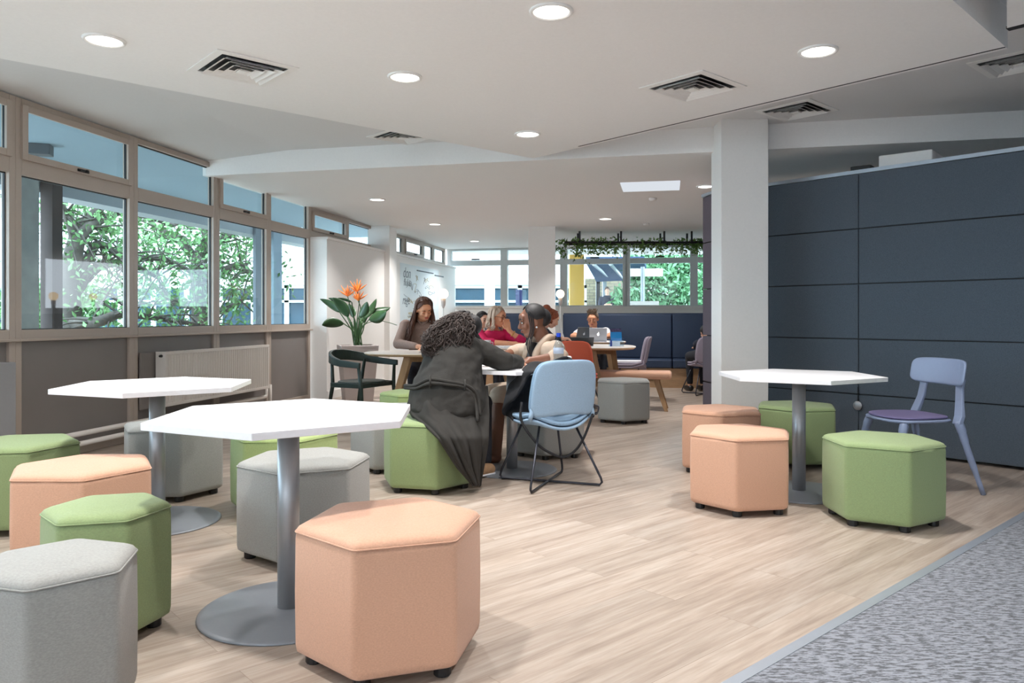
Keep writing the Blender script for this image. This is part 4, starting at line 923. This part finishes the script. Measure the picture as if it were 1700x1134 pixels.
def add_hand(bm, wr, d, nrm, s=1, thumb=1, curl=.5):
    """palm, four fingers of different lengths and a thumb from its side"""
    wr = Vector(wr); d = Vector(d).normalized(); nrm = Vector(nrm); nrm = (nrm-d*nrm.dot(d)).normalized(); sd = d.cross(nrm)*thumb
    cap(bm, wr, wr+d*.02*s, .026*s, .028*s, 10)
    for o in (-.024, -.008, .008, .024): cap(bm, wr+d*.015*s+sd*o*.6*s, wr+d*.085*s+sd*o*1.2*s, .015*s, .013*s, 8)
    for o, L, c in ((.031, .068, .9), (.011, .078, 1), (-.010, .073, 1.1), (-.029, .056, 1.3)):
        a = wr+d*.088*s+sd*o*s; d1 = (d-nrm*curl*.35*c).normalized(); d2 = (d-nrm*curl*1.2*c).normalized(); m = a+d1*L*.52*s; e = m+d2*L*.5*s
        cap(bm, a, m, .0095*s, .0088*s, 8); cap(bm, m, e, .0088*s, .0072*s, 8)
    a = wr+d*.03*s+sd*.026*s; m = a+(d*.7+sd*.75-nrm*.25).normalized()*.038*s; e = m+(d*.95+sd*.2-nrm*.35).normalized()*.032*s
    cap(bm, a, m, .013*s, .011*s, 8); cap(bm, m, e, .0105*s, .008*s, 8)
def loft(bm, secs, side):
    """elliptical sections (centre, half width, half depth) stacked along a spine"""
    side = Vector(side).normalized(); R = []; n = 24; m = len(secs)
    P_ = [Vector(q[0]) for q in secs]
    for i, (c, rx, ry) in enumerate(secs):
        t = (P_[min(i+1, m-1)]-P_[max(i-1, 0)]).normalized(); x = (side-t*side.dot(t)).normalized(); y = t.cross(x)
        R.append([Vector(c)+x*rx*math.cos(2*PI*k/n)+y*ry*math.sin(2*PI*k/n) for k in range(n)])
    rings(bm, R)
def face_bits(body, M, eyes=True, lips=(176, 92, 84), brow=MBROW, glasses=False, far=False, person=None):
    for s in (-1, 1):
        if eyes == 'down':
            b = NB(); ell(b, (s*.031, .080, .001), (.0145, .009, .0085), seg=12, rg=8); b.transform(M); e = mk('eyelid', b, body.data.materials[0], body, smooth=True, world=True)
            b = NB(); tube(b, [M @ Vector(q) for q in ((s*.017, .086, -.004), (s*.031, .0905, -.008), (s*.046, .083, -.003))], .002, 5); mk('eyelashes', b, MEYE, e, world=True)
        elif eyes:
            b = NB(); ell(b, (s*.031, .0815, .003), (.0135, .007, .0062), seg=12, rg=8); b.transform(M); e = mk('eye', b, MEYEW, body, smooth=True, world=True)
            b = NB(); ell(b, (s*.031, .0865, .002), (.006, .0035, .0058), seg=10, rg=6); b.transform(M); mk('iris', b, MEYE, e, smooth=True, world=True)
            b = NB(); tube(b, [M @ Vector(q) for q in ((s*.016, .087, .006), (s*.031, .0895, .0105), (s*.047, .082, .004))], .0018, 5); mk('eyelashes', b, MEYE, e, world=True)
        b = NB(); tube(b, [M @ Vector(q) for q in ((s*.014, .090, .026), (s*.032, .090, .032), (s*.050, .078, .026))], [.003, .0035, .002], 6); mk('eyebrow', b, brow, body, smooth=True, world=True)
    b = NB(); ell(b, (0, .0895, -.0535), (.021, .007, .0045), seg=12, rg=8); ell(b, (0, .0885, -.0625), (.018, .008, .005), seg=12, rg=8); b.transform(M); mk('lips', b, mat('lips', lips, .45), body, smooth=True, world=True)
    if glasses:
        b = NB()
        for s in (-1, 1):
            tube(b, [M @ Vector((s*.033+.025*math.cos(a), .104, .000+.019*math.sin(a))) for a in [2*PI*i/20 for i in range(21)]], .0028, 6)
            tube(b, [M @ Vector(q) for q in ((s*.058, .102, .006), (s*.072, .04, .008), (s*.080, -.005, .0))], .0022, 6)
        tube(b, [M @ Vector(q) for q in ((-.009, .104, .004), (0, .108, .007), (.009, .104, .004))], .0025, 6)
        mk('glasses', b, MGLA, person, smooth=True, world=True)
def hair_cap(bm, M, front=.052, drop=0):
    """skull-cap of hair leaving the face free"""
    b = NB(); n = 28; R = []
    for j in range(12):
        R.append([])
        for i in range(n):
            a = 2*PI*i/n; fr = max(0, math.sin(a))      # towards the face
            lo = -.35-drop+1.15*fr**1.3                        # where the hair ends (z on the unit skull)
            ph = PI/2-(PI/2-math.asin(max(-.95, min(.95, lo))))*(j+.15)/11.0
            x, y, z = math.cos(ph)*math.cos(a), math.cos(ph)*math.sin(a), math.sin(ph)
            R[-1].append(M @ Vector((.083*x, -.014+.102*y, .024+.099*z)))
    rings(bm, R); b.free()
def strands(bm, M, down, n, r, side_spread, seed, wavy=0, back=True, part=0, length=.35, pull=None):
    rn = random.Random(seed)
    R3 = M.to_3x3()
    for i in range(n):
        a = rn.uniform(0, 2*PI) if back else rn.uniform(PI*.9, 2.1*PI)
        # around the head: leave the face free
        sx = math.cos(a); sy = math.sin(a)
        if sy > .12: sy = .12; sx = math.copysign(.99, sx)
        s0 = M @ Vector((part+.02*sx, -.02+.03*sy+rn.uniform(-.01, .05), .120)); s1 = M @ Vector((.080*sx, -.012+.088*sy, .075)); s2 = M @ Vector((.092*sx, -.010+.100*sy, .0))
        if rn.random() < .5: s0 = M @ Vector((.05*sx, -.01+.06*sy, .11))
        L = length*rn.uniform(.75, 1.08); dn = Vector(down)
        out = (R3 @ Vector((sx, sy, 0))); out.z = 0
        s3 = s2+dn*L*.4+out*side_spread*.3+Vector((rn.uniform(-1, 1), rn.uniform(-1, 1), 0))*.012; s4 = s2+dn*L*.75+out*side_spread*.8+Vector((rn.uniform(-1, 1), rn.uniform(-1, 1), 0))*.02; s5 = s2+dn*L+out*side_spread+Vector((rn.uniform(-1, 1), rn.uniform(-1, 1), 0))*.03
        pts = smoothpath([s0, s1, s2, s3, s4, s5], 4 if not wavy else 6)
        if wavy:
            ph = rn.uniform(0, 6)
            for k in range(6, len(pts)):
                pts[k] = pts[k]+Vector((math.sin(k*.9+ph), math.cos(k*.8+ph*1.7), math.sin(k*.7+ph)))*wavy*min(1, (k-5)/6)
        m = len(pts); tube(bm, pts, [r*(.5+.5*min(1, k/4))*(1-.75*(k/m)**3) for k in range(m)], 6)

def person(label, base, fa, hc, yaw, pitch, roll=0, skinm=SK_L, top=None, legs=None, arms=(), shw=.175, sc=1.0, vox=.008, legpts=None, sleeves='long', seat=.47, group=None, chestd=.105):
    """seated figure. base: floor point under the pelvis; fa: direction the chest faces; hc: centre of the head"""
    base = Vector(base); f = Vector((math.cos(fa), math.sin(fa), 0)); r = Vector((math.sin(fa), -math.cos(fa), 0)); up = Vector((0, 0, 1)); hc = Vector(hc)
    t = thing('person', label, 'person', (base.x, base.y, 0), group=group)
    M = headM(hc, yaw, pitch, roll, sc)
    pel = Vector((base.x, base.y, seat+.09)); nk = M @ Vector((0, -.035, -.075)); nb_ = nk+Vector((0, 0, -.085*sc))-f*.035*sc
    ch = nb_*.72+pel*.28; ch += -f*.01; wa = nb_*.36+pel*.64-f*.02
    sh = [nb_+r*s*shw*sc+Vector((0, 0, -.045*sc)) for s in (-1, 1)]
    b = NB(); add_head(b, M); cap(b, nk, nb_+Vector((0, 0, .02)), .05*sc, .056*sc)
    loft(b, [(pel, .13, .1), (wa, .115*sc, .085*sc), (ch, .14*sc, .09*sc), (nb_, .08*sc, .06*sc)], r)
    A = []
    for i, (el, wr, hd, hn, cu) in enumerate(arms):
        s = sh[i]; el = Vector(el); wr = Vector(wr); cap(b, s, el, .042*sc, .036*sc); cap(b, el, wr, .037*sc, .025*sc); add_hand(b, wr, hd, hn, sc*1.0, 1 if i == 0 else -1, cu); A.append((s, el, wr))
    LP = legpts or [(pel+r*.09*s, pel+f*.43+r*.10*s+Vector((0, 0, -.04)), base+f*.40+r*.10*s+Vector((0, 0, .09))) for s in (-1, 1)]
    for a, k, c in LP: cap(b, a, k, .07, .052); cap(b, k, c, .048, .034)
    body = mk('body', b, skinm, t, smooth=True, world=True); skinmod(body, vox, 3, .4)
    if top:
        b = NB(); loft(b, [(pel+Vector((0, 0, -.02)), .165*sc, chestd*1.2*sc), (wa, .15*sc, chestd*sc), (ch, .175*sc, chestd*1.08*sc), (nb_+Vector((0, 0, -.05*sc)), .16*sc, chestd*.85*sc), (nb_+Vector((0, 0, .0)), .07*sc, .065*sc)], r)
        for s, el, wr in A:
            ell(b, s, (.068*sc,)*3); cap(b, s, s*(.45 if sleeves == 'short' else 0)+el*(.55 if sleeves == 'short' else 1), .064*sc, .054*sc)
            if sleeves == 'long': cap(b, el, el*.12+wr*.88, .052*sc, .038*sc)
            if sleeves == 'half': cap(b, el, el*.75+wr*.25, .053*sc, .05*sc)
        o = mk('top', b, top, t, smooth=True, world=True); skinmod(o, vox*1.2, 3, .4)
    if legs:
        b = NB(); ell(b, pel, (.16, .14, .12))
        for a, k, c in LP: cap(b, a, k, .088, .066); cap(b, k, Vector(c)*.9+Vector(k)*.1, .062, .046)
        o = mk('trousers', b, legs, t, smooth=True, world=True); skinmod(o, .014, 4, .5)
        for a, k, c in LP:
            c = Vector(c); b = NB(); cap(b, Vector((c.x, c.y, .05))-f*.03, Vector((c.x, c.y, .042))+f*.15, .042, .036); o = mk('shoe', b, MBLK, t, smooth=True, world=True)
    return t, body, M, nb_, f, r
MTOPB = mat('taupe_knit', (150, 126, 116), .95, var=.12, vscale=90, bump=.5, bscale=300)
MPINK = mat('magenta_blouse', (214, 20, 92), .7, var=.06, vscale=20); MWT = mat('white_cotton', (226, 224, 230), .9, var=.04, vscale=14)
MBEIGE = mat('beige_trench', (178, 158, 140), .85, var=.08, vscale=12, bump=.3, bscale=60); MJEAN = mat('black_denim', (38, 40, 48), .9, var=.2, vscale=60); MNV = mat('dark_navy_top', (34, 38, 52), .9)

# 1 woman in taupe knit, behind the long table
h = P(704, 513, 8.62); t, body, M, nb_, f, r = person('person with long brown hair in a taupe jumper looking down behind the oval table', (-1.02, 8.82, 0), math.radians(-82), h, math.radians(-62), .52, .12, SK_W, MTOPB, MJEAN,
    [((-.72, 8.55, .80), (-.86, 8.30, .775), (-.5, -.35, -.05), (0, 0, 1), .5), ((-1.27, 8.52, .80), (-1.02, 8.30, .775), (.8, -.3, -.05), (0, 0, 1), .4)], sc=1.08, vox=.008, legpts=[(Vector((-1.1, 8.8, .54)), Vector((-1.1, 8.45, .5)), Vector((-1.1, 8.45, .09))), (Vector((-.93, 8.8, .54)), Vector((-.9, 8.45, .5)), Vector((-.9, 8.45, .09)))])
face_bits(body, M, person=t, lips=(190, 84, 76), eyes='down')
b = NB(); hair_cap(b, M); strands(b, M, (-.05, -.06, -1), 230, .0085, .065, 4, length=.36); mk('hair', b, HB, t, smooth=True, world=True)
b = NB(); tube(b, smoothpath([nb_+f*.07+r*-.06+Vector((0, 0, .02)), nb_+f*.09+Vector((0, 0, -.03)), nb_+f*.07+r*.06+Vector((0, 0, .02))], 5), .009, 6); mk('neckline', b, MTOPB, t, smooth=True, world=True)
# 2 woman in magenta
h = P(826, 526, 9.45); t, body, M, nb_, f, r = person('person with shoulder-length ash blonde hair, glasses and a magenta blouse, hand at the mouth', (-.22, 9.72, 0), math.radians(-60), h, math.radians(-28), .16, 0, SK_W, MPINK, MJEAN,
    [((.13, 9.35, .80), P(845, 549, 9.32), (-.25, -.15, .9), (-.3, .9, .3), 1.3), ((-.33, 9.32, .79), (.02, 9.22, .775), (1, -.1, 0), (0, 0, 1), .4)], sc=1.1, vox=.009, sleeves='half')
face_bits(body, M, glasses=True, person=t, eyes='down')
b = NB(); hair_cap(b, M); strands(b, M, (0, 0, -1), 110, .009, .02, 8, length=.16); mk('hair', b, HBL, t, smooth=True, world=True)
b = NB(); w_ = P(845, 549, 9.32); d_ = (w_-Vector((.13, 9.35, .80))).normalized(); u_, v2 = frame(d_); c_ = w_-d_*.06
tube(b, [c_+(u_*math.cos(a)+v2*math.sin(a))*.037 for a in [2*PI*i/16 for i in range(17)]], .006, 6); mk('bracelet', b, mat('gold_bracelet', (214, 170, 90), .3, metal=.8), t, smooth=True, world=True)
# 3 man hidden behind her
h = P(801, 531, 10.7); t, body, M, nb_, f, r = person('person with short dark hair half hidden between the curly hair and the blonde head', (-.45, 10.95, 0), math.radians(-70), h, math.radians(-50), .2, 0, SK_L, mat('maroon_top', (96, 34, 46), .9), MJEAN, [((-.2, 10.7, .8), (-.25, 10.5, .78), (-.2, -1, 0), (0, 0, 1), .5), ((-.7, 10.7, .8), (-.6, 10.5, .78), (.2, -1, 0), (0, 0, 1), .5)], vox=.011)
face_bits(body, M, person=t); b = NB(); hair_cap(b, M); mk('hair', b, HK, t, smooth=True, world=True)
# 4 ginger haired person
h = P(915, 529, 9.25); t, body, M, nb_, f, r = person('person with tied-up ginger hair writing at the oval table, behind the braided head', (.26, 9.5, 0), math.radians(5), h, math.radians(-2), .5, 0, SK_L, MNV, MJEAN, [((.52, 9.72, .82), (.72, 9.7, .78), (1, -.2, -.1), (0, 0, 1), .6), ((.50, 9.15, .82), P(930, 562, 9.1), (.8, .2, .0), (0, .2, 1), 1.0)], sc=.95, vox=.010)
face_bits(body, M, eyes=False, person=t); b = NB(); hair_cap(b, M, drop=.25); ell(b, M @ Vector((0, -.11, .08)), (.055, .05, .055)); strands(b, M, (-.3, .0, -1), 40, .008, .0, 5, length=.06, wavy=.006); mk('hair', b, HG, t, smooth=True, world=True)
b = NB(); p = P(938, 557, 9.1); tube(b, [p+Vector((-.015, 0, -.02)), p+Vector((-.05, 0, .09))], .005, 6); mk('pen', b, MPAPER, t, world=True)
# 5 man in white
h = P(984, 529, 12.1); t, body, M, nb_, f, r = person('person in a white t-shirt and dark glasses working at laptops on the navy bench', (1.25, 12.3, 0), math.radians(-96), h, math.radians(-105), .32, .0, SK_W, MWT, MJEAN, [((1.55, 11.95, .80), (1.35, 11.62, .78), (-.4, -1, 0), (0, 0, 1), .5), ((.95, 11.98, .80), (1.12, 11.65, .78), (.4, -1, 0), (0, 0, 1), .5)], sc=1.12, vox=.010, sleeves='short', legpts=[(Vector((1.2, 12.2, .54)), Vector((1.15, 11.75, .5)), Vector((1.15, 11.7, .09))), (Vector((1.4, 12.2, .54)), Vector((1.4, 11.75, .5)), Vector((1.4, 11.7, .09)))])
face_bits(body, M, glasses=True, person=t, eyes='down')
b = NB(); hair_cap(b, M); rn = random.Random(2)
for i in range(60):
    a = rn.uniform(-1, 1); q = M @ Vector((.06*a, rn.uniform(-.04, .07), .108)); cap(b, q, q+Vector((rn.uniform(-.02, .02), -.01, .03)), .009, .003, 5)
mk('hair', b, HM, t, smooth=True, world=True)
# 6 dark-haired person at the partition end
h = P(1171, 552, 11.17); t, body, M, nb_, f, r = person('person with black hair mostly hidden behind the plum end of the partition', (2.80, 10.93, 0), math.radians(100), h, math.radians(100), .5, 0, SK_L, MNV, MJEAN, [((2.68, 11.14, .70), (2.72, 11.34, .64), (0, 1, 0), (0, 0, 1), .4), ((2.95, 11.05, .72), (2.85, 11.3, .64), (0, 1, 0), (0, 0, 1), .4)], sc=.92, vox=.011)
b = NB(); hair_cap(b, M, drop=.3); mk('hair', b, HK, t, smooth=True, world=True)
# 7 woman with braids in beige trench
h = P(884, 533, 6.06); wr = P(883, 600, 5.72); wr.z = .775
t, body, M, nb_, f, r = person('person with dark braids and a beige trench coat facing left at the white table', (.30, 6.18, 0), math.radians(205), h, math.radians(190), .20, .0, SK_B, MBEIGE, None,
    [((.37, 5.80, .80), wr, (-1, -.12, -.12), (0, 0, 1), .7), ((.05, 6.28, .82), (-.12, 6.0, .78), (-1, -.5, 0), (0, 0, 1), .5)][::-1], sc=1.13, vox=.0065, sleeves='half', chestd=.115,
    legpts=[(Vector((.3, 6.05, .52)), Vector((-.1, 5.80, .50)), Vector((-.12, 5.72, .09))), (Vector((.28, 6.2, .52)), Vector((-.17, 6.02, .50)), Vector((-.22, 5.92, .09)))])
face_bits(body, M, person=t, lips=(120, 58, 50), brow=MEYE)
b = NB(); hair_cap(b, M, drop=-.2); ell(b, M @ Vector((0, -.075, .01)), (.07, .065, .075))
mk('hair', b, HK, t, smooth=True, world=True)
for k in range(4):
    b = NB(); sx = -.078 if k < 3 else .078; q = M @ Vector((sx, .012+.012*(k % 3), .05)); tube(b, smoothpath([M @ Vector((sx*.7, .03, .09)), q, M @ Vector((sx*1.05, .018+.012*(k % 3), -.05)), q+Vector((-.01, -.02, -.24)), q+Vector((-.0+.01*k, -.02, -.34))], 5), .005, 6); mk('braid', b, HK, t, smooth=True, world=True)
b = NB()
for k in range(7):
    sx = -.07+.0*k; pts = [M @ Vector((-.079*math.cos(a)*(1), .0+.0*a, 0)) for a in (0,)]
b.free()
b = NB(); c_ = nb_+f*.085; loft(b, [(c_+Vector((0, 0, .0)), .045, .02), (c_+f*.035+Vector((0, 0, -.12)), .055, .03), (c_+f*.03+Vector((0, 0, -.26)), .055, .03)], r); mk('black_undershirt', b, MBLK, t, smooth=True, world=True)
for s in (-1, 1):
    b = NB(); path = smoothpath([nb_+r*s*.05-f*.06+Vector((0, 0, .045)), nb_+r*s*.085+f*.02+Vector((0, 0, .03)), nb_+r*s*.085+f*.11+Vector((0, 0, -.08)), nb_+r*s*.075+f*.135+Vector((0, 0, -.24))], 6)
    tube(b, path, [.022, .026, .028, .03]+[.03]*(len(path)-4), 8); mk('lapel', b, MBEIGE, t, smooth=True, world=True)
b = NB(); ell(b, (.27, 6.15, .52), (.19, .17, .10))
for a, k, c in (((.3, 6.05, .52), (-.1, 5.80, .50), 0), ((.28, 6.2, .52), (-.17, 6.02, .50), 0)): cap(b, a, k, .092, .075)
skinmod(mk('coat_skirt', b, MBEIGE, t, smooth=True, world=True), .012)
MBOOT = mat('brown_boots', (104, 66, 46), .6)
for k, c in (((-.1, 5.80, .50), (-.12, 5.72, .09)), ((-.17, 6.02, .50), (-.22, 5.92, .09))):
    b = NB(); cap(b, Vector(k)*.8+Vector(c)*.2, c, .056, .044); cap(b, (c[0], c[1], .05), (c[0]-.12, c[1]-.06, .042), .045, .036); skinmod(mk('boot', b, MBOOT, t, smooth=True, world=True), .01)
b = NB(); p = M @ Vector((-.083, -.004, -.045)); ell(b, p, (.008,)*3); mk('earring', b, MSIL, t, smooth=True, world=True)

# 8 woman in the long dark coat, back to the viewer
MCOAT = mat('dark_olive_coat', (42, 40, 37), .9, var=.12, vscale=18, bump=.4, bscale=160)
t = thing('person', 'person with long dark curly hair in a dark belted coat, bent over the white table', 'person', (-.547, 4.98, 0))
M = headM(P(768, 548, 5.32), math.radians(58), .95, 0, 1.05)
nk = M @ Vector((0, -.035, -.075)); nb_ = P(757, 566, 5.18)
b = NB(); add_head(b, M); cap(b, nk, nb_, .05, .056); loft(b, [(P(742, 668, 4.98), .17, .14), (P(750, 620, 5.02), .14, .11), (P(756, 572, 5.15), .12, .08)], (1, -.3, 0))
elR = P(838, 605, 5.14); elR.z = .80; wrR = Vector((.06, 5.40, .772)); cap(b, P(792, 580, 5.14), elR, .042, .036); cap(b, elR, wrR, .036, .025); add_hand(b, wrR, (-.3, .9, -.05), (0, 0, 1), 1, 1, .7)
elL = Vector((-.52, 5.42, .79)); wrL = Vector((-.30, 5.50, .772)); cap(b, P(716, 580, 5.16), elL, .042, .036); cap(b, elL, wrL, .036, .025); add_hand(b, wrL, (.9, .3, -.05), (0, 0, 1), 1, -1, .5)
LPs = [((-.45, 4.98, .52), (-.20, 5.42, .49), (-.19, 5.36, .10)), ((-.60, 5.05, .52), (-.42, 5.48, .49), (-.36, 5.45, .10))]
for a, k, c in LPs: cap(b, a, k, .07, .052); cap(b, k, c, .046, .036)
body = mk('body', b, SK_W, t, smooth=True, world=True); skinmod(body, .0065, 3, .4); face_bits(body, M, person=t)
b = NB()
for a, k, c in LPs: cap(b, a, k, .085, .064); cap(b, k, c, .060, .050)
skinmod(mk('trousers', b, MJEAN, t, smooth=True, world=True), .012)
MTAN = mat('tan_suede', (176, 140, 106), .9, var=.1)
for (a, c) in (((-.26, 5.20, .05), (-.155, 5.30, .045)), ((-.38, 5.36, .05), (-.28, 5.46, .045))):
    b = NB(); cap(b, a, c, .050, .042); cap(b, Vector(a)+Vector((.01, .01, .04)), Vector(a)+Vector((.02, .02, .07)), .046, .045); o = mk('shoe', b, MTAN, t, smooth=True, world=True); skinmod(o, .008)
    b = NB(); cap(b, Vector(a)-Vector((0, 0, .035)), Vector(c)-Vector((0, 0, .032)), .048, .043); b.transform(Matrix.Translation((0, 0, .014)) @ Matrix.Diagonal((1, 1, .3, 1))); mk('sole', b, MPAPER, o, smooth=True, world=True)
# coat body and sleeves
b = NB()
loft(b, [(P(742, 700, 4.97), .20, .20), (P(741, 678, 4.96), .262, .22), (P(743, 652, 4.97), .245, .20), (P(748, 628, 5.0), .215, .165), (P(751, 600, 5.04), .200, .145), (P(755, 578, 5.10), .195, .13), (P(757, 566, 5.15), .155, .10), (P(760, 559, 5.18), .07, .07)], (1, -.12, 0))
sR = P(791, 581, 5.12); sL = P(716, 582, 5.12); ell(b, sR, (.075, .07, .075)); ell(b, sL, (.07, .07, .07)); cap(b, sR, elR, .082, .068); cap(b, elR, elR*.2+wrR*.8, .064, .050); cap(b, sL, elL, .075, .06); cap(b, elL, elL*.2+wrL*.8, .058, .046)
coat = mk('coat', b, MCOAT, t, smooth=True, world=True); skinmod(coat, .009, 6, .5)
tx = bpy.data.textures.new('cloth_folds', 'CLOUDS'); tx.noise_scale = .11; dm = coat.modifiers.new('folds', 'DISPLACE'); dm.texture = tx; dm.strength = .028; dm.mid_level = .5
rows = [(640, 690, 810, 4.90), (668, 676, 812, 4.78), (690, 683, 813, 4.73), (708, 706, 812, 4.66), (728, 726, 811, 4.60), (750, 741, 808, 4.60), (775, 758, 803, 4.63), (795, 776, 799, 4.68), (807, 786, 797, 4.72)]
def skirt(s, q):
    a = q*(len(rows)-1); i = min(len(rows)-2, int(a)); fr = a-i; g = [rows[i][k]*(1-fr)+rows[i+1][k]*fr for k in range(4)]
    x = g[1]*(1-s)+g[2]*s
    d = g[3]+.20*(max(0, s-.35)/.65)**1.5*.9+.22*max(0, .25-s)/.25*max(0, 1-q*2.2)+.016*math.sin(s*22+q*2.5)*min(1, .2+q)+.012*math.sin(s*41-q*4)*q
    return P(x, g[0], d)
b = NB(); grid(b, skirt, 40, 36); o = mk('coat_tail', b, MCOAT, t, smooth=True, world=True); solid(o, .016, 1)
b = NB(); tube(b, smoothpath([P(672, 640, 5.0), P(690, 640, 4.87), P(713, 630, 4.80), P(745, 634, 4.78), P(778, 642, 4.82), P(793, 660, 4.84), P(797, 690, 4.80)], 6), .011, 8); b.transform(Matrix.Identity(4)); mk('belt', b, MCOAT, t, smooth=True, world=True)
b = NB(); tube(b, smoothpath([P(672, 644, 5.0), P(690, 645, 4.86), P(713, 637, 4.79), P(745, 639, 4.77), P(775, 646, 4.81), P(789, 668, 4.82), P(793, 700, 4.76)], 6), .010, 8); mk('belt', b, MCOAT, t, smooth=True, world=True)
for x, y, d in ((714, 634, 4.785), (772, 641, 4.80)):
    b = NB(); tube(b, smoothpath([P(x, y-10, d+.02), P(x, y, d-.018), P(x, y+10, d+.02)], 4), .006, 6); mk('belt_loop', b, MCOAT, t, smooth=True, world=True)
# curly hair: a full head of it, tumbling over the back
b = NB(); hair_cap(b, M, drop=.4); ell(b, P(756, 545, 5.14), (.085, .10, .10)); cap(b, P(752, 548, 5.12), P(732, 568, 5.06), .085, .075); rn = random.Random(17)
for i in range(900):
    a = rn.uniform(-PI*.05, PI*1.05); x0 = P(760+25*math.cos(a)*rn.random()**.5*1.1, 538-21*math.sin(a)*rn.uniform(.5, 1), 5.12+rn.uniform(-.1, .12))
    tx_ = rn.uniform(0, 1); ex = 698+82*tx_; ey = 607-34*abs(tx_-.42)*1.3-rn.random()**1.5*34; 
    e_ = P(ex, ey, 4.96+rn.uniform(-.05, .05)+.05*tx_); mid = (x0+e_)/2+Vector((-.012*(1-tx_)+.03*tx_, -.03, .028))
    pts = smoothpath([x0, x0*.6+mid*.4+Vector((0, 0, .012)), mid, e_*.7+mid*.3, e_], 7); ph = rn.uniform(0, 6); am = rn.uniform(.005, .016)
    for k in range(3, len(pts)): pts[k] = pts[k]+Vector((math.sin(k*1.0+ph), math.cos(k*.8+ph*2), .6*math.sin(k*1.1+ph)))*am
    m = len(pts); tube(b, pts, [.0034*(.6+.4*min(1, k/3))*(1-.8*(k/m)**4) for k in range(m)], 4)
mk('curly_hair', b, HC, t, smooth=True, world=True)
b = NB(); ell(b, P(785, 540, 5.3), (.065, .08, .075)); strands(b, M, (.35, .1, -1), 60, .007, .03, 31, wavy=.008, length=.14); mk('front_hair', b, HK, t, smooth=True, world=True)

# 9 person outside
q0 = P(1008, 500, 24); t = thing('person', 'person in dark clothes standing outside under the blue canopy', 'person', (q0.x, q0.y, .2))
c = Vector((q0.x, q0.y, 1.60+.32)); M = headM(c, math.radians(-90), .3, 0, 1)
b = NB(); add_head(b, M); cap(b, c+Vector((0, 0, -.1)), c+Vector((0, 0, -.2)), .05, .06); b.transform(Matrix.Translation((0, 0, -.32)))
x, y = q0.x, q0.y; UP = Matrix.Translation((0, 0, .32))
for s in (-1, 1): cap(b, (x+s*.19, y, 1.36), (x+s*.25, y-.05, 1.08), .05, .045); cap(b, (x+s*.25, y-.05, 1.08), (x+s*.08, y-.22, 1.15), .04, .03); add_hand(b, (x+s*.08, y-.22, 1.15), (-s, -.1, .2), (0, -1, 0), 1, s, .8); cap(b, (x+s*.09, y, .85), (x+s*.10, y, .4), .08, .06); cap(b, (x+s*.10, y, .4), (x+s*.11, y, -.04), .055, .04)
loft(b, [((x, y, .82), .15, .1), ((x, y, 1.1), .13, .1), ((x, y, 1.38), .17, .1), ((x, y, 1.44), .07, .06)], (1, 0, 0)); b.transform(UP); body = mk('body', b, SK_L, t, smooth=True, world=True); skinmod(body, .012)
b = NB(); loft(b, [((x, y, .78), .20, .14), ((x, y, 1.1), .19, .14), ((x, y, 1.36), .21, .13), ((x, y, 1.45), .08, .07)], (1, 0, 0))
for s in (-1, 1): cap(b, (x+s*.19, y, 1.36), (x+s*.25, y-.05, 1.08), .07, .062); cap(b, (x+s*.25, y-.05, 1.08), (x+s*.12, y-.18, 1.13), .055, .045)
b.transform(UP); skinmod(mk('jacket', b, MNV, t, smooth=True, world=True), .014)
b = NB()
for s in (-1, 1): cap(b, (x+s*.09, y, .82), (x+s*.10, y, .4), .10, .08); cap(b, (x+s*.10, y, .4), (x+s*.11, y, .0), .072, .06)
b.transform(UP); skinmod(mk('trousers', b, MJEAN, t, smooth=True, world=True), .014)
b = NB(); hair_cap(b, M); mk('hair', b, HM, t, smooth=True, world=True)
for s in (-1, 1): b = NB(); cap(b, (x+s*.11, y, -.075), (x+s*.12, y-.15, -.08), .045, .038); b.transform(UP); mk('shoe', b, MBLK, t, smooth=True, world=True)
bm = NB(); box(bm, q0.x-1.2, q0.x+.9, 23.2, 27.5, -.13, .2); struct('terrace', bm, MGROUND)
